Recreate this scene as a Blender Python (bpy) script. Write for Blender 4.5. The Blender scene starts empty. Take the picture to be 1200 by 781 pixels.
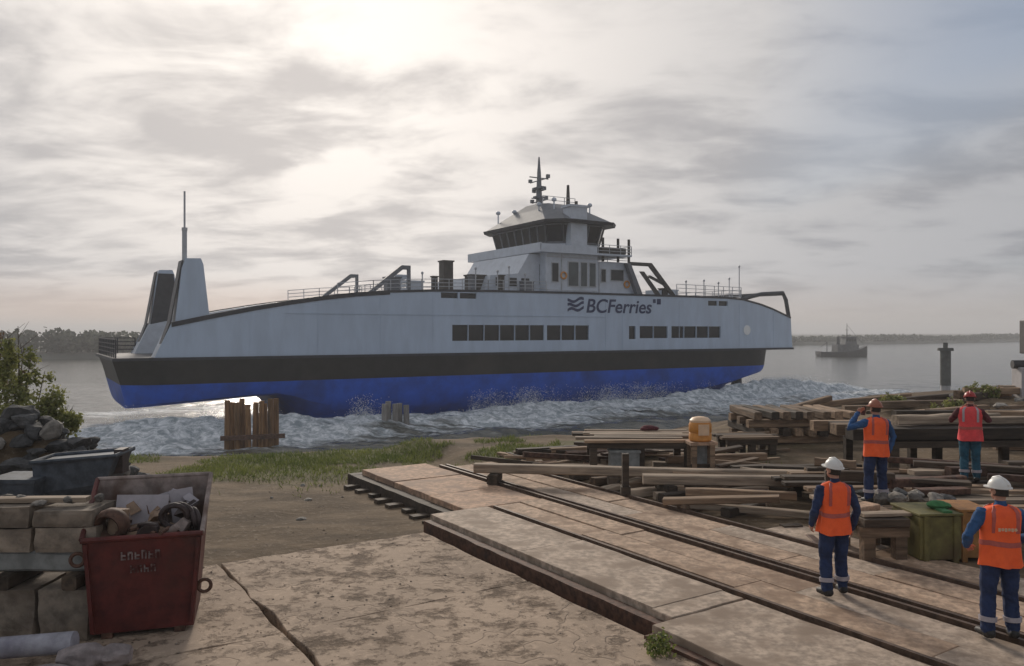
import bpy, bmesh, math, random
import numpy as np
from mathutils import Vector, Matrix, noise as mnoise

random.seed(7); rng = np.random.default_rng(7)
R = math.radians
scene = bpy.context.scene
col = scene.collection

# ------------------------------------------------------------------ camera
F = 933.0; CAMZ = 3.5; HOR = 388.0
cam = bpy.data.cameras.new('camera'); cam.sensor_width = 36; cam.lens = 36 * F / 1200
cam.shift_y = -2.5 / 1200; cam.clip_end = 9000; cam.clip_start = 0.1
camo = bpy.data.objects.new('camera', cam); camo.location = (0, 0, CAMZ); camo.rotation_euler = (R(90), 0, 0)
col.objects.link(camo); scene.camera = camo

# ------------------------------------------------------------------ world, sun, exposure
SUN = Vector((-0.25, 1.0, 0.40)).normalized()
sun_el = math.asin(SUN.z); sun_az = math.atan2(SUN.x, SUN.y)
w = bpy.data.worlds.new('World'); scene.world = w; w.use_nodes = True
nt = w.node_tree; nt.nodes.clear(); N = nt.nodes; L = nt.links
def nd(tree, typ, **kw):
    n = tree.nodes.new(typ)
    for k, v in kw.items(): setattr(n, k, v)
    return n
def mth(tree, op, a, b=None, c=None, clamp=False):
    n = nd(tree, 'ShaderNodeMath', operation=op, use_clamp=clamp)
    for i, v in enumerate((a, b, c)):
        if v is None: continue
        if isinstance(v, (int, float)): n.inputs[i].default_value = v
        else: tree.links.new(v, n.inputs[i])
    return n.outputs[0]
def mixc(tree, fac, a, b, mode='MIX'):
    n = nd(tree, 'ShaderNodeMix', data_type='RGBA', blend_type=mode)
    if isinstance(fac, (int, float)): n.inputs[0].default_value = fac
    else: tree.links.new(fac, n.inputs[0])
    for i, v in ((6, a), (7, b)):
        if isinstance(v, tuple): n.inputs[i].default_value = (*v, 1) if len(v) == 3 else v
        else: tree.links.new(v, n.inputs[i])
    return n.outputs[2]
def smooth(tree, v, a, b):
    n = nd(tree, 'ShaderNodeMapRange', interpolation_type='SMOOTHSTEP')
    tree.links.new(v, n.inputs[0]); n.inputs[1].default_value = a; n.inputs[2].default_value = b
    return n.outputs[0]
tc = nd(nt, 'ShaderNodeTexCoord')
nrm = nd(nt, 'ShaderNodeVectorMath', operation='NORMALIZE'); L.new(tc.outputs['Generated'], nrm.inputs[0])
sep = nd(nt, 'ShaderNodeSeparateXYZ'); L.new(nrm.outputs[0], sep.inputs[0])
zc = mth(nt, 'ADD', mth(nt, 'MAXIMUM', sep.outputs[2], 0.0), 0.16)
cmb = nd(nt, 'ShaderNodeCombineXYZ')
L.new(mth(nt, 'DIVIDE', sep.outputs[0], zc), cmb.inputs[0])
L.new(mth(nt, 'DIVIDE', sep.outputs[1], zc), cmb.inputs[1])
OX, OY, OX2, OY2 = 12.5, 14.8, 15.9, 18.8
def wnoise(scale, detail, rough, loc, sc=(1, 1, 1), rot=0, dist=0.0):
    mp = nd(nt, 'ShaderNodeMapping'); mp.inputs[1].default_value = loc; mp.inputs[3].default_value = sc
    mp.inputs[2].default_value = (0, 0, rot)
    L.new(cmb.outputs[0], mp.inputs[0])
    n = nd(nt, 'ShaderNodeTexNoise'); n.inputs['Scale'].default_value = scale; n.inputs['Detail'].default_value = detail
    n.inputs['Roughness'].default_value = rough; n.inputs['Distortion'].default_value = dist
    L.new(mp.outputs[0], n.inputs['Vector']); return n.outputs[0]
n1 = wnoise(0.75, 6, 0.58, (OX, OY, 0), (1.0, 1.2, 1), 0.5, 0.5)
n2 = wnoise(2.7, 6, 0.56, (8.3, 4.1, 0), (0.9, 1.3, 1), 0.35, 0.35)
n3 = wnoise(0.34, 3, 0.5, (OX2, OY2, 0), (1, 1, 1), 0.0, 0.2)
dt = nd(nt, 'ShaderNodeVectorMath', operation='DOT_PRODUCT'); L.new(nrm.outputs[0], dt.inputs[0]); dt.inputs[1].default_value = SUN
dmax = mth(nt, 'MAXIMUM', dt.outputs[1], 0.0)
glow = mth(nt, 'POWER', dmax, 8.0)
core = mth(nt, 'POWER', dmax, 45.0)
sky = nd(nt, 'ShaderNodeTexSky', sky_type='NISHITA', sun_disc=False, sun_elevation=sun_el, sun_rotation=sun_az, air_density=1.0, dust_density=2.0, ozone_density=1.5)
S = 10.0                                                  # background strength is 0.1
def c10(*c): return tuple(v * S for v in c)
lit = mixc(nt, glow, c10(0.255, 0.26, 0.275), c10(0.65, 0.60, 0.555))
lit = mixc(nt, mth(nt, 'MULTIPLY', core, 0.3), lit, c10(0.82, 0.78, 0.72))
drk = mixc(nt, glow, c10(0.17, 0.178, 0.196), c10(0.42, 0.39, 0.372))
thick = mth(nt, 'ADD', mth(nt, 'MULTIPLY', n1, 0.54), mth(nt, 'MULTIPLY', n2, 0.46))
cl = mixc(nt, smooth(nt, thick, 0.45, 0.62), lit, drk)
skyb = mixc(nt, 0.75, sky.outputs[0], c10(0.115, 0.145, 0.20))
gap = mth(nt, 'MULTIPLY', smooth(nt, n3, 0.50, 0.62), mth(nt, 'SUBTRACT', 1.0, mth(nt, 'MULTIPLY', glow, 3.0), clamp=True))
cl = mixc(nt, mth(nt, 'MULTIPLY', gap, 0.9), cl, skyb)
low = mth(nt, 'SUBTRACT', 1.0, smooth(nt, sep.outputs[2], 0.0, 0.075))
lowc = mixc(nt, glow, c10(0.265, 0.25, 0.24), c10(0.66, 0.44, 0.31))
cl = mixc(nt, mth(nt, 'MULTIPLY', low, 0.85), cl, lowc)
bg = nd(nt, 'ShaderNodeBackground'); bg.inputs[1].default_value = 0.1; L.new(cl, bg.inputs[0])
wo = nd(nt, 'ShaderNodeOutputWorld'); L.new(bg.outputs[0], wo.inputs[0])

sl = bpy.data.lights.new('sun', 'SUN'); sl.energy = 1.5; sl.angle = R(12); sl.color = (1, 0.9, 0.78)
slo = bpy.data.objects.new('sun', sl); slo.rotation_euler = SUN.to_track_quat('Z', 'Y').to_euler(); slo.location = (-20, 80, 60)
col.objects.link(slo)
vs = scene.view_settings; vs.view_transform = 'Standard'; vs.look = 'None'; vs.gamma = 1; vs.use_curve_mapping = False
vs.exposure = 0.76
scene.render.engine = 'CYCLES'

# ------------------------------------------------------------------ layout helpers
TH = R(33.0)                                                # slipway axes
DV = Vector((math.sin(TH), -math.cos(TH))); NV = Vector((math.cos(TH), math.sin(TH)))
def sn(s, n): return (DV.x * s + NV.x * n, DV.y * s + NV.y * n)
def G(px, py, z=0.0):                                       # photo pixel -> point on the level z
    Y = F * (CAMZ - z) / (py - HOR); return Vector(((px - 600) / F * Y, Y, z))
WATER = -4.8

# ------------------------------------------------------------------ numpy noise
def _h(ix, iy, seed):
    v = np.sin(ix * 127.1 + iy * 311.7 + seed * 74.7) * 43758.5453
    return v - np.floor(v)
def vnoise(x, y, seed=0):
    ix, iy = np.floor(x), np.floor(y); fx, fy = x - ix, y - iy
    fx = fx * fx * (3 - 2 * fx); fy = fy * fy * (3 - 2 * fy)
    return ((_h(ix, iy, seed) * (1 - fx) + _h(ix + 1, iy, seed) * fx) * (1 - fy)
            + (_h(ix, iy + 1, seed) * (1 - fx) + _h(ix + 1, iy + 1, seed) * fx) * fy)
def fbm(x, y, oct=4, seed=0):
    a, t, n = 0.5, 0.0, 0.0
    for k in range(oct):
        t = t + a * vnoise(x, y, seed + k * 3); n += a; x, y, a = x * 2.03 + 5.1, y * 2.03 + 1.7, a * 0.5
    return t / n
def sstep(v, a, b):
    t = np.clip((v - a) / (b - a), 0, 1); return t * t * (3 - 2 * t)

# ------------------------------------------------------------------ materials
def pmat(name, c, rough=0.7, var=0.25, scale=6.0, bump=0.2, metal=0.0, stretch=(1, 1, 1), c2=None, c2amt=(0.55, 0.75), rnd=0.0, spec=0.4, bscale=None, dist=0.01):
    m = bpy.data.materials.new(name); m.use_nodes = True; t = m.node_tree
    b = t.nodes['Principled BSDF']; b.inputs['Roughness'].default_value = rough; b.inputs['Metallic'].default_value = metal
    b.inputs['Specular IOR Level'].default_value = spec
    tcn = nd(t, 'ShaderNodeTexCoord'); mp = nd(t, 'ShaderNodeMapping'); mp.inputs[3].default_value = stretch
    t.links.new(tcn.outputs['Object'], mp.inputs[0])
    if rnd:
        oi = nd(t, 'ShaderNodeObjectInfo'); ad = nd(t, 'ShaderNodeVectorMath', operation='ADD')
        cb = nd(t, 'ShaderNodeCombineXYZ'); mm = mth(t, 'MULTIPLY', oi.outputs['Random'], 37.0)
        t.links.new(mm, cb.inputs[0]); t.links.new(mm, cb.inputs[1])
        t.links.new(mp.outputs[0], ad.inputs[0]); t.links.new(cb.outputs[0], ad.inputs[1]); vec = ad.outputs[0]
    else: vec = mp.outputs[0]
    n = nd(t, 'ShaderNodeTexNoise'); n.inputs['Scale'].default_value = scale; n.inputs['Detail'].default_value = 7; n.inputs['Roughness'].default_value = 0.62
    t.links.new(vec, n.inputs['Vector'])
    n2 = nd(t, 'ShaderNodeTexNoise'); n2.inputs['Scale'].default_value = scale * 0.23; n2.inputs['Detail'].default_value = 5
    t.links.new(vec, n2.inputs['Vector'])
    lo = tuple(max(0, v * (1 - var)) for v in c); hi = tuple(min(1, v * (1 + var)) for v in c)
    cc = mixc(t, smooth(t, n.outputs[0], 0.3, 0.7), lo, hi)
    if c2: cc = mixc(t, smooth(t, n2.outputs[0], *c2amt), cc, c2)
    if rnd:
        hs = nd(t, 'ShaderNodeHueSaturation'); t.links.new(cc, hs.inputs['Color'])
        t.links.new(mth(t, 'MULTIPLY_ADD', oi.outputs['Random'], 2 * rnd, 1 - rnd), hs.inputs['Value']); cc = hs.outputs[0]
    t.links.new(cc, b.inputs['Base Color'])
    if bump:
        bp = nd(t, 'ShaderNodeBump'); bp.inputs['Strength'].default_value = bump; bp.inputs['Distance'].default_value = dist
        if bscale:
            n3 = nd(t, 'ShaderNodeTexNoise'); n3.inputs['Scale'].default_value = bscale; n3.inputs['Detail'].default_value = 6
            t.links.new(vec, n3.inputs['Vector']); t.links.new(n3.outputs[0], bp.inputs['Height'])
        else: t.links.new(n.outputs[0], bp.inputs['Height'])
        t.links.new(bp.outputs[0], b.inputs['Normal'])
    return m
M = {}
M['hull_white'] = pmat('hull_white_paint', (0.47, 0.55, 0.66), 0.42, 0.07, 0.9, 0.35, stretch=(1, 1, 0.25), c2=(0.38, 0.45, 0.55), c2amt=(0.5, 0.8), bscale=0.6, dist=0.05)
M['hull_black'] = pmat('hull_black_paint', (0.013, 0.012, 0.011), 0.5, 0.4, 0.8, 0.05, c2=(0.034, 0.028, 0.023))
M['hull_blue'] = pmat('antifouling_blue', (0.008, 0.085, 0.47), 0.5, 0.2, 0.7, 0.05, c2=(0.006, 0.045, 0.22))
M['trim_dark'] = pmat('dark_trim', (0.03, 0.032, 0.04), 0.5, 0.3, 2, 0)
M['deck'] = pmat('deck_paint', (0.12, 0.14, 0.15), 0.7, 0.2, 2, 0)
M['sup_white'] = pmat('superstructure_white', (0.52, 0.56, 0.62), 0.45, 0.08, 1.5, 0.04, c2=(0.38, 0.41, 0.45))
M['roof_grey'] = pmat('roof_grey', (0.15, 0.158, 0.175), 0.6, 0.15, 2, 0.05)
M['glass'] = pmat('dark_glass', (0.012, 0.015, 0.02), 0.12, 0.2, 1, 0, spec=0.35)
M['glass_green'] = pmat('green_glass', (0.05, 0.065, 0.07), 0.08, 0.2, 1, 0, spec=0.5)
M['ship_text'] = pmat('dark_blue_lettering', (0.02, 0.035, 0.10), 0.5, 0.1, 2, 0)
M['rail_paint'] = pmat('railing_paint', (0.42, 0.43, 0.45), 0.5, 0.1, 3, 0)
M['ring_white'] = pmat('white_disc', (0.8, 0.8, 0.78), 0.5, 0.05, 3, 0)
M['vent_dark'] = pmat('vent_dark', (0.045, 0.04, 0.035), 0.6, 0.3, 2, 0)
M['wood'] = pmat('weathered_timber', (0.24, 0.16, 0.10), 0.85, 0.45, 5, 0.55, stretch=(0.22, 2.2, 2.2), c2=(0.10, 0.065, 0.04), rnd=0.4, dist=0.02)
M['wood_pale'] = pmat('pale_timber', (0.30, 0.23, 0.165), 0.85, 0.42, 5, 0.5, stretch=(0.2, 2.2, 2.2), c2=(0.18, 0.13, 0.09), rnd=0.3, dist=0.02)
M['wood_dark'] = pmat('tarred_timber', (0.06, 0.042, 0.028), 0.8, 0.45, 5, 0.55, stretch=(0.25, 2, 2), c2=(0.11, 0.08, 0.055), rnd=0.4, dist=0.02)
M['wood_post'] = pmat('brown_timber_pile', (0.30, 0.16, 0.07), 0.85, 0.4, 3, 0.5, stretch=(2, 2, 0.25), c2=(0.09, 0.055, 0.035), rnd=0.3, dist=0.03)
M['post_grey'] = pmat('grey_timber_pile', (0.27, 0.25, 0.23), 0.85, 0.3, 3, 0.5, stretch=(2, 2, 0.25), c2=(0.12, 0.1, 0.09), rnd=0.2, dist=0.03)
M['rust'] = pmat('rusty_steel', (0.10, 0.052, 0.034), 0.75, 0.5, 9, 0.5, metal=0.1, c2=(0.045, 0.03, 0.026), rnd=0.2)
M['rail_steel'] = pmat('rail_steel', (0.11, 0.07, 0.048), 0.6, 0.4, 8, 0.3, metal=0.25)
M['rail_dirt'] = pmat('rusty_dirt', (0.15, 0.095, 0.06), 0.95, 0.4, 9, 0.6, c2=(0.075, 0.05, 0.035))
M['plate'] = pmat('rust_brown_plate', (0.43, 0.30, 0.205), 0.85, 0.38, 9, 0.6, c2=(0.25, 0.16, 0.10), c2amt=(0.42, 0.72), rnd=0.06, stretch=(1.0, 1.0, 1.0))
M['plate_orange'] = pmat('orange_brown_plate', (0.45, 0.29, 0.19), 0.85, 0.35, 9, 0.6, c2=(0.30, 0.20, 0.14), c2amt=(0.44, 0.66), rnd=0.06)
M['plate_grey'] = pmat('grey_brown_slab', (0.42, 0.325, 0.245), 0.85, 0.36, 9, 0.6, c2=(0.26, 0.19, 0.135), c2amt=(0.42, 0.70), rnd=0.06)
M['rock'] = pmat('dark_rock', (0.065, 0.064, 0.063), 0.9, 0.5, 4, 0.8, c2=(0.028, 0.028, 0.029), rnd=0.5, dist=0.04)
M['rock_pale'] = pmat('pale_rubble', (0.20, 0.18, 0.155), 0.9, 0.4, 4, 0.8, c2=(0.13, 0.12, 0.105), rnd=0.4, dist=0.04)
M['block'] = pmat('cast_concrete_block', (0.235, 0.19, 0.145), 0.9, 0.4, 4, 0.9, c2=(0.10, 0.075, 0.055), c2amt=(0.45, 0.7), rnd=0.22, dist=0.03)
M['beam_grey'] = pmat('grey_beam', (0.24, 0.245, 0.23), 0.75, 0.3, 4, 0.4, c2=(0.13, 0.13, 0.12), rnd=0.1)
M['slate'] = pmat('slate_steel', (0.065, 0.078, 0.095), 0.6, 0.4, 4, 0.4, metal=0.2, c2=(0.03, 0.035, 0.05))
M['red'] = pmat('oxide_red_paint', (0.10, 0.017, 0.013), 0.6, 0.35, 5, 0.3, c2=(0.055, 0.018, 0.012), c2amt=(0.48, 0.68))
M['skip_inner'] = pmat('dusty_inner_steel', (0.27, 0.215, 0.19), 0.8, 0.35, 6, 0.3, c2=(0.12, 0.07, 0.05), c2amt=(0.45, 0.6))
M['faded_white'] = pmat('faded_white_paint', (0.20, 0.15, 0.14), 0.85, 0.5, 30, 0, c2=(0.08, 0.025, 0.02), c2amt=(0.45, 0.6))
M['lilac'] = pmat('pale_grey_board', (0.40, 0.365, 0.38), 0.75, 0.15, 4, 0.2)
M['hose'] = pmat('dark_hose', (0.05, 0.035, 0.033), 0.6, 0.3, 8, 0.2)
M['brass'] = pmat('tan_scrap', (0.30, 0.20, 0.13), 0.7, 0.3, 8, 0.2, c2=(0.1, 0.06, 0.04))
M['cloth'] = pmat('dirty_cloth', (0.25, 0.21, 0.20), 0.9, 0.3, 6, 0.6, dist=0.03, c2=(0.16, 0.13, 0.14))
M['orange'] = pmat('orange_plastic', (0.62, 0.26, 0.05), 0.5, 0.15, 6, 0.1)
M['pale_orange'] = pmat('pale_orange_top', (0.72, 0.50, 0.32), 0.5, 0.1, 6, 0.1)
M['olive'] = pmat('olive_paint', (0.145, 0.125, 0.04), 0.65, 0.3, 5, 0.25, c2=(0.09, 0.06, 0.025), c2amt=(0.5, 0.7))
M['ochre'] = pmat('ochre_paint', (0.32, 0.15, 0.045), 0.6, 0.3, 5, 0.25, c2=(0.17, 0.08, 0.03))
M['green_cloth'] = pmat('green_cloth', (0.05, 0.17, 0.06), 0.9, 0.2, 9, 0.4, dist=0.02)
M['bark'] = pmat('bark', (0.09, 0.07, 0.05), 0.9, 0.4, 8, 0.5)
M['pipe'] = pmat('bluish_pipe', (0.30, 0.29, 0.32), 0.6, 0.3, 5, 0.3, c2=(0.12, 0.11, 0.15))
M['tug_dark'] = pmat('tug_dark', (0.025, 0.03, 0.036), 0.6, 0.3, 1, 0)
M['tug_grey'] = pmat('tug_grey', (0.10, 0.105, 0.11), 0.6, 0.3, 1, 0)
M['dolphin'] = pmat('mooring_pile', (0.06, 0.065, 0.06), 0.8, 0.4, 1, 0.2, c2=(0.12, 0.11, 0.1))
M['pale_steel'] = pmat('pale_steel', (0.42, 0.40, 0.40), 0.6, 0.1, 3, 0.1)
M['cabinet'] = pmat('dark_cabinet', (0.06, 0.055, 0.055), 0.6, 0.2, 3, 0.1)
M['skin'] = pmat('skin', (0.42, 0.24, 0.17), 0.6, 0.1, 12, 0.05)
M['hair'] = pmat('hair', (0.03, 0.022, 0.017), 0.7, 0.3, 40, 0.3)
M['navy'] = pmat('navy_workwear', (0.018, 0.032, 0.085), 0.9, 0.3, 9, 0.5, c2=(0.04, 0.065, 0.12), dist=0.015)
M['teal'] = pmat('teal_workwear', (0.02, 0.085, 0.13), 0.9, 0.3, 9, 0.5, c2=(0.03, 0.05, 0.11), dist=0.015)
M['blue_sleeve'] = pmat('blue_sleeve', (0.03, 0.09, 0.22), 0.9, 0.3, 9, 0.5, dist=0.015)
M['maroon'] = pmat('maroon_sleeve', (0.10, 0.025, 0.03), 0.9, 0.3, 9, 0.5, dist=0.015)
M['boot'] = pmat('boot_leather', (0.02, 0.018, 0.017), 0.6, 0.3, 12, 0.2)
M['vest'] = pmat('orange_vest', (1.0, 0.13, 0.03), 0.75, 0.12, 7, 0.35, c2=(0.78, 0.07, 0.035), dist=0.012)
M['vest_pink'] = pmat('pinkish_red_vest', (0.78, 0.07, 0.075), 0.75, 0.15, 7, 0.35, c2=(0.55, 0.10, 0.09), dist=0.012)
M['band'] = pmat('reflective_band', (0.40, 0.36, 0.38), 0.4, 0.1, 20, 0)
M['band_dim'] = pmat('dull_band', (0.45, 0.10, 0.08), 0.5, 0.1, 20, 0)
M['helmet'] = pmat('white_helmet', (0.70, 0.68, 0.64), 0.4, 0.06, 5, 0.05, c2=(0.55, 0.53, 0.5))
M['helmet_red'] = pmat('red_helmet', (0.36, 0.035, 0.03), 0.4, 0.1, 5, 0.05)
M['helmet_orange'] = pmat('brown_orange_helmet', (0.34, 0.12, 0.07), 0.4, 0.1, 5, 0.05)
M['bank'] = pmat('far_bank_soil', (0.10, 0.10, 0.08), 0.95, 0.3, 0.05, 0)

def leafmat(name, a, b):
    m = bpy.data.materials.new(name); m.use_nodes = True; t = m.node_tree; bs = t.nodes['Principled BSDF']
    at = nd(t, 'ShaderNodeAttribute', attribute_name='shade')
    c = mixc(t, at.outputs['Fac'], a, b); t.links.new(c, bs.inputs['Base Color']); bs.inputs['Roughness'].default_value = 0.6
    tr = nd(t, 'ShaderNodeBsdfTranslucent'); t.links.new(c, tr.inputs[0])
    mx = nd(t, 'ShaderNodeMixShader'); mx.inputs[0].default_value = 0.35
    t.links.new(bs.outputs[0], mx.inputs[1]); t.links.new(tr.outputs[0], mx.inputs[2])
    t.links.new(mx.outputs[0], t.nodes['Material Output'].inputs[0]); return m
M['leaf'] = leafmat('bush_leaf', (0.09, 0.11, 0.028), (0.34, 0.34, 0.11))
M['leaf_dry'] = leafmat('dry_leaf', (0.12, 0.07, 0.045), (0.26, 0.18, 0.10))
M['grass'] = leafmat('grass_blade', (0.06, 0.095, 0.018), (0.23, 0.25, 0.065))
M['farwood'] = leafmat('far_foliage', (0.035, 0.045, 0.03), (0.10, 0.11, 0.07))

# concrete apron with cracks
def concrete(name, base, dark):
    m = bpy.data.materials.new(name); m.use_nodes = True; t = m.node_tree; b = t.nodes['Principled BSDF']; b.inputs['Roughness'].default_value = 0.9
    b.inputs['Specular IOR Level'].default_value = 0.25
    g = nd(t, 'ShaderNodeNewGeometry')
    def nz(s, d, rg=0.6):
        n = nd(t, 'ShaderNodeTexNoise'); n.inputs['Scale'].default_value = s; n.inputs['Detail'].default_value = d; n.inputs['Roughness'].default_value = rg
        t.links.new(g.outputs['Position'], n.inputs['Vector']); return n
    a, f, big = nz(0.55, 6), nz(9, 6, 0.7), nz(1.9, 5)
    wv = nd(t, 'ShaderNodeVectorMath', operation='MULTIPLY_ADD'); t.links.new(nz(2.2, 5).outputs['Color'], wv.inputs[0]); wv.inputs[1].default_value = (0.9, 0.9, 0); t.links.new(g.outputs['Position'], wv.inputs[2])
    def crack(scale, width):
        v = nd(t, 'ShaderNodeTexVoronoi', feature='DISTANCE_TO_EDGE', voronoi_dimensions='2D'); v.inputs['Scale'].default_value = scale
        t.links.new(wv.outputs[0], v.inputs['Vector'])
        return mth(t, 'SUBTRACT', 1.0, smooth(t, v.outputs['Distance'], 0.0, width))
    iso = mth(t, 'SUBTRACT', 1.0, smooth(t, mth(t, 'ABSOLUTE', mth(t, 'SUBTRACT', nz(0.35, 4, 0.6).outputs[0], 0.5)), 0.0, 0.006))
    ck1 = mth(t, 'MULTIPLY', crack(0.38, 0.010), smooth(t, big.outputs[0], 0.44, 0.52))
    sp1 = smooth(t, nz(1.9, 7, 0.74).outputs[0], 0.52, 0.66); sp2 = smooth(t, nz(4.2, 7, 0.74).outputs[0], 0.53, 0.66)
    ck = mth(t, 'MAXIMUM', mth(t, 'MULTIPLY', iso, 0.3), mth(t, 'MAXIMUM', mth(t, 'MULTIPLY', ck1, 0.5), mth(t, 'MAXIMUM', mth(t, 'MULTIPLY', sp1, 0.75), mth(t, 'MULTIPLY', sp2, 0.7))))
    c = mixc(t, smooth(t, a.outputs[0], 0.32, 0.68), base, tuple(v * 0.72 for v in base))
    c = mixc(t, smooth(t, f.outputs[0], 0.5, 0.78), c, tuple(min(1, v * 1.3) for v in base))
    c = mixc(t, mth(t, 'MULTIPLY', smooth(t, big.outputs[0], 0.50, 0.68), 0.65), c, dark)
    c = mixc(t, mth(t, 'MULTIPLY', ck, 0.8), c, tuple(v * 0.45 for v in dark))
    t.links.new(c, b.inputs['Base Color'])
    hgt = mth(t, 'SUBTRACT', mth(t, 'MULTIPLY', f.outputs[0], 0.35), ck)
    bp = nd(t, 'ShaderNodeBump'); bp.inputs['Strength'].default_value = 0.8; bp.inputs['Distance'].default_value = 0.035
    t.links.new(hgt, bp.inputs['Height']); t.links.new(bp.outputs[0], b.inputs['Normal']); return m
M['concrete'] = concrete('cracked_concrete', (0.44, 0.33, 0.24), (0.16, 0.108, 0.068))

def soilmat():
    m = bpy.data.materials.new('yard_soil'); m.use_nodes = True; t = m.node_tree; b = t.nodes['Principled BSDF']; b.inputs['Roughness'].default_value = 0.95
    b.inputs['Specular IOR Level'].default_value = 0.2
    g = nd(t, 'ShaderNodeNewGeometry')
    def nz(s, d, sc=(1, 1, 1)):
        mp = nd(t, 'ShaderNodeMapping'); mp.inputs[3].default_value = sc; mp.inputs[2].default_value = (0, 0, -TH)
        t.links.new(g.outputs['Position'], mp.inputs[0])
        n = nd(t, 'ShaderNodeTexNoise'); n.inputs['Scale'].default_value = s; n.inputs['Detail'].default_value = d; n.inputs['Roughness'].default_value = 0.65
        t.links.new(mp.outputs[0], n.inputs['Vector']); return n.outputs[0]
    a, f = nz(0.7, 7, (0.6, 1.6, 1)), nz(8, 6)
    c = mixc(t, smooth(t, a, 0.35, 0.65), (0.08, 0.054, 0.031), (0.19, 0.135, 0.083))
    c = mixc(t, smooth(t, f, 0.52, 0.75), c, (0.24, 0.185, 0.13))
    at = nd(t, 'ShaderNodeAttribute', attribute_name='grass')
    c = mixc(t, mth(t, 'MULTIPLY', at.outputs['Fac'], 0.7), c, (0.11, 0.125, 0.04))
    t.links.new(c, b.inputs['Base Color'])
    bp = nd(t, 'ShaderNodeBump'); bp.inputs['Strength'].default_value = 0.8; bp.inputs['Distance'].default_value = 0.04
    t.links.new(f, bp.inputs['Height']); t.links.new(bp.outputs[0], b.inputs['Normal']); return m
M['soil'] = soilmat()

def rivermat():
    m = bpy.data.materials.new('river_water'); m.use_nodes = True; t = m.node_tree; b = t.nodes['Principled BSDF']
    g = nd(t, 'ShaderNodeNewGeometry')
    def nz(s, d, rg=0.6, sc=(1, 1, 1)):
        mp = nd(t, 'ShaderNodeMapping'); mp.inputs[3].default_value = sc; mp.inputs[2].default_value = (0, 0, -R(31.5))
        t.links.new(g.outputs['Position'], mp.inputs[0])
        n = nd(t, 'ShaderNodeTexNoise'); n.inputs['Scale'].default_value = s; n.inputs['Detail'].default_value = d; n.inputs['Roughness'].default_value = rg; n.inputs['Distortion'].default_value = 0.6
        t.links.new(mp.outputs[0], n.inputs['Vector']); return n.outputs[0]
    fa = nd(t, 'ShaderNodeAttribute', attribute_name='foam')
    fn = nz(0.5, 9, 0.7, (0.45, 1.9, 1)); rip = nz(0.9, 5, 0.6, (0.6, 1.4, 1)); rip2 = nz(0.16, 4, 0.55, (0.7, 1.5, 1))
    k = mth(t, 'ADD', fa.outputs['Fac'], mth(t, 'MULTIPLY_ADD', fn, 1.5, -0.75))
    fm = smooth(t, k, 0.36, 0.74)
    b.inputs['Base Color'].default_value = (0.07, 0.072, 0.06, 1); b.inputs['Roughness'].default_value = 0.14; b.inputs['IOR'].default_value = 1.33
    d = nd(t, 'ShaderNodeBsdfPrincipled'); d.inputs['Roughness'].default_value = 0.7
    fc = mixc(t, smooth(t, nz(1.3, 8, 0.75), 0.38, 0.66), (0.26, 0.30, 0.32), (0.88, 0.89, 0.90)); t.links.new(fc, d.inputs['Base Color'])
    bp = nd(t, 'ShaderNodeBump'); bp.inputs['Strength'].default_value = 0.6; bp.inputs['Distance'].default_value = 0.22
    t.links.new(mth(t, 'ADD', rip, mth(t, 'MULTIPLY', rip2, 2.5)), bp.inputs['Height']); t.links.new(bp.outputs[0], b.inputs['Normal'])
    bp2 = nd(t, 'ShaderNodeBump'); bp2.inputs['Strength'].default_value = 0.9; bp2.inputs['Distance'].default_value = 0.22
    t.links.new(fn, bp2.inputs['Height']); t.links.new(bp2.outputs[0], d.inputs['Normal'])
    mx = nd(t, 'ShaderNodeMixShader'); t.links.new(fm, mx.inputs[0]); t.links.new(b.outputs[0], mx.inputs[1]); t.links.new(d.outputs[0], mx.inputs[2])
    t.links.new(mx.outputs[0], t.nodes['Material Output'].inputs[0]); return m
M['river'] = rivermat()
M['spray'] = pmat('white_spray', (0.78, 0.80, 0.82), 0.6, 0.08, 2, 0)

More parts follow.
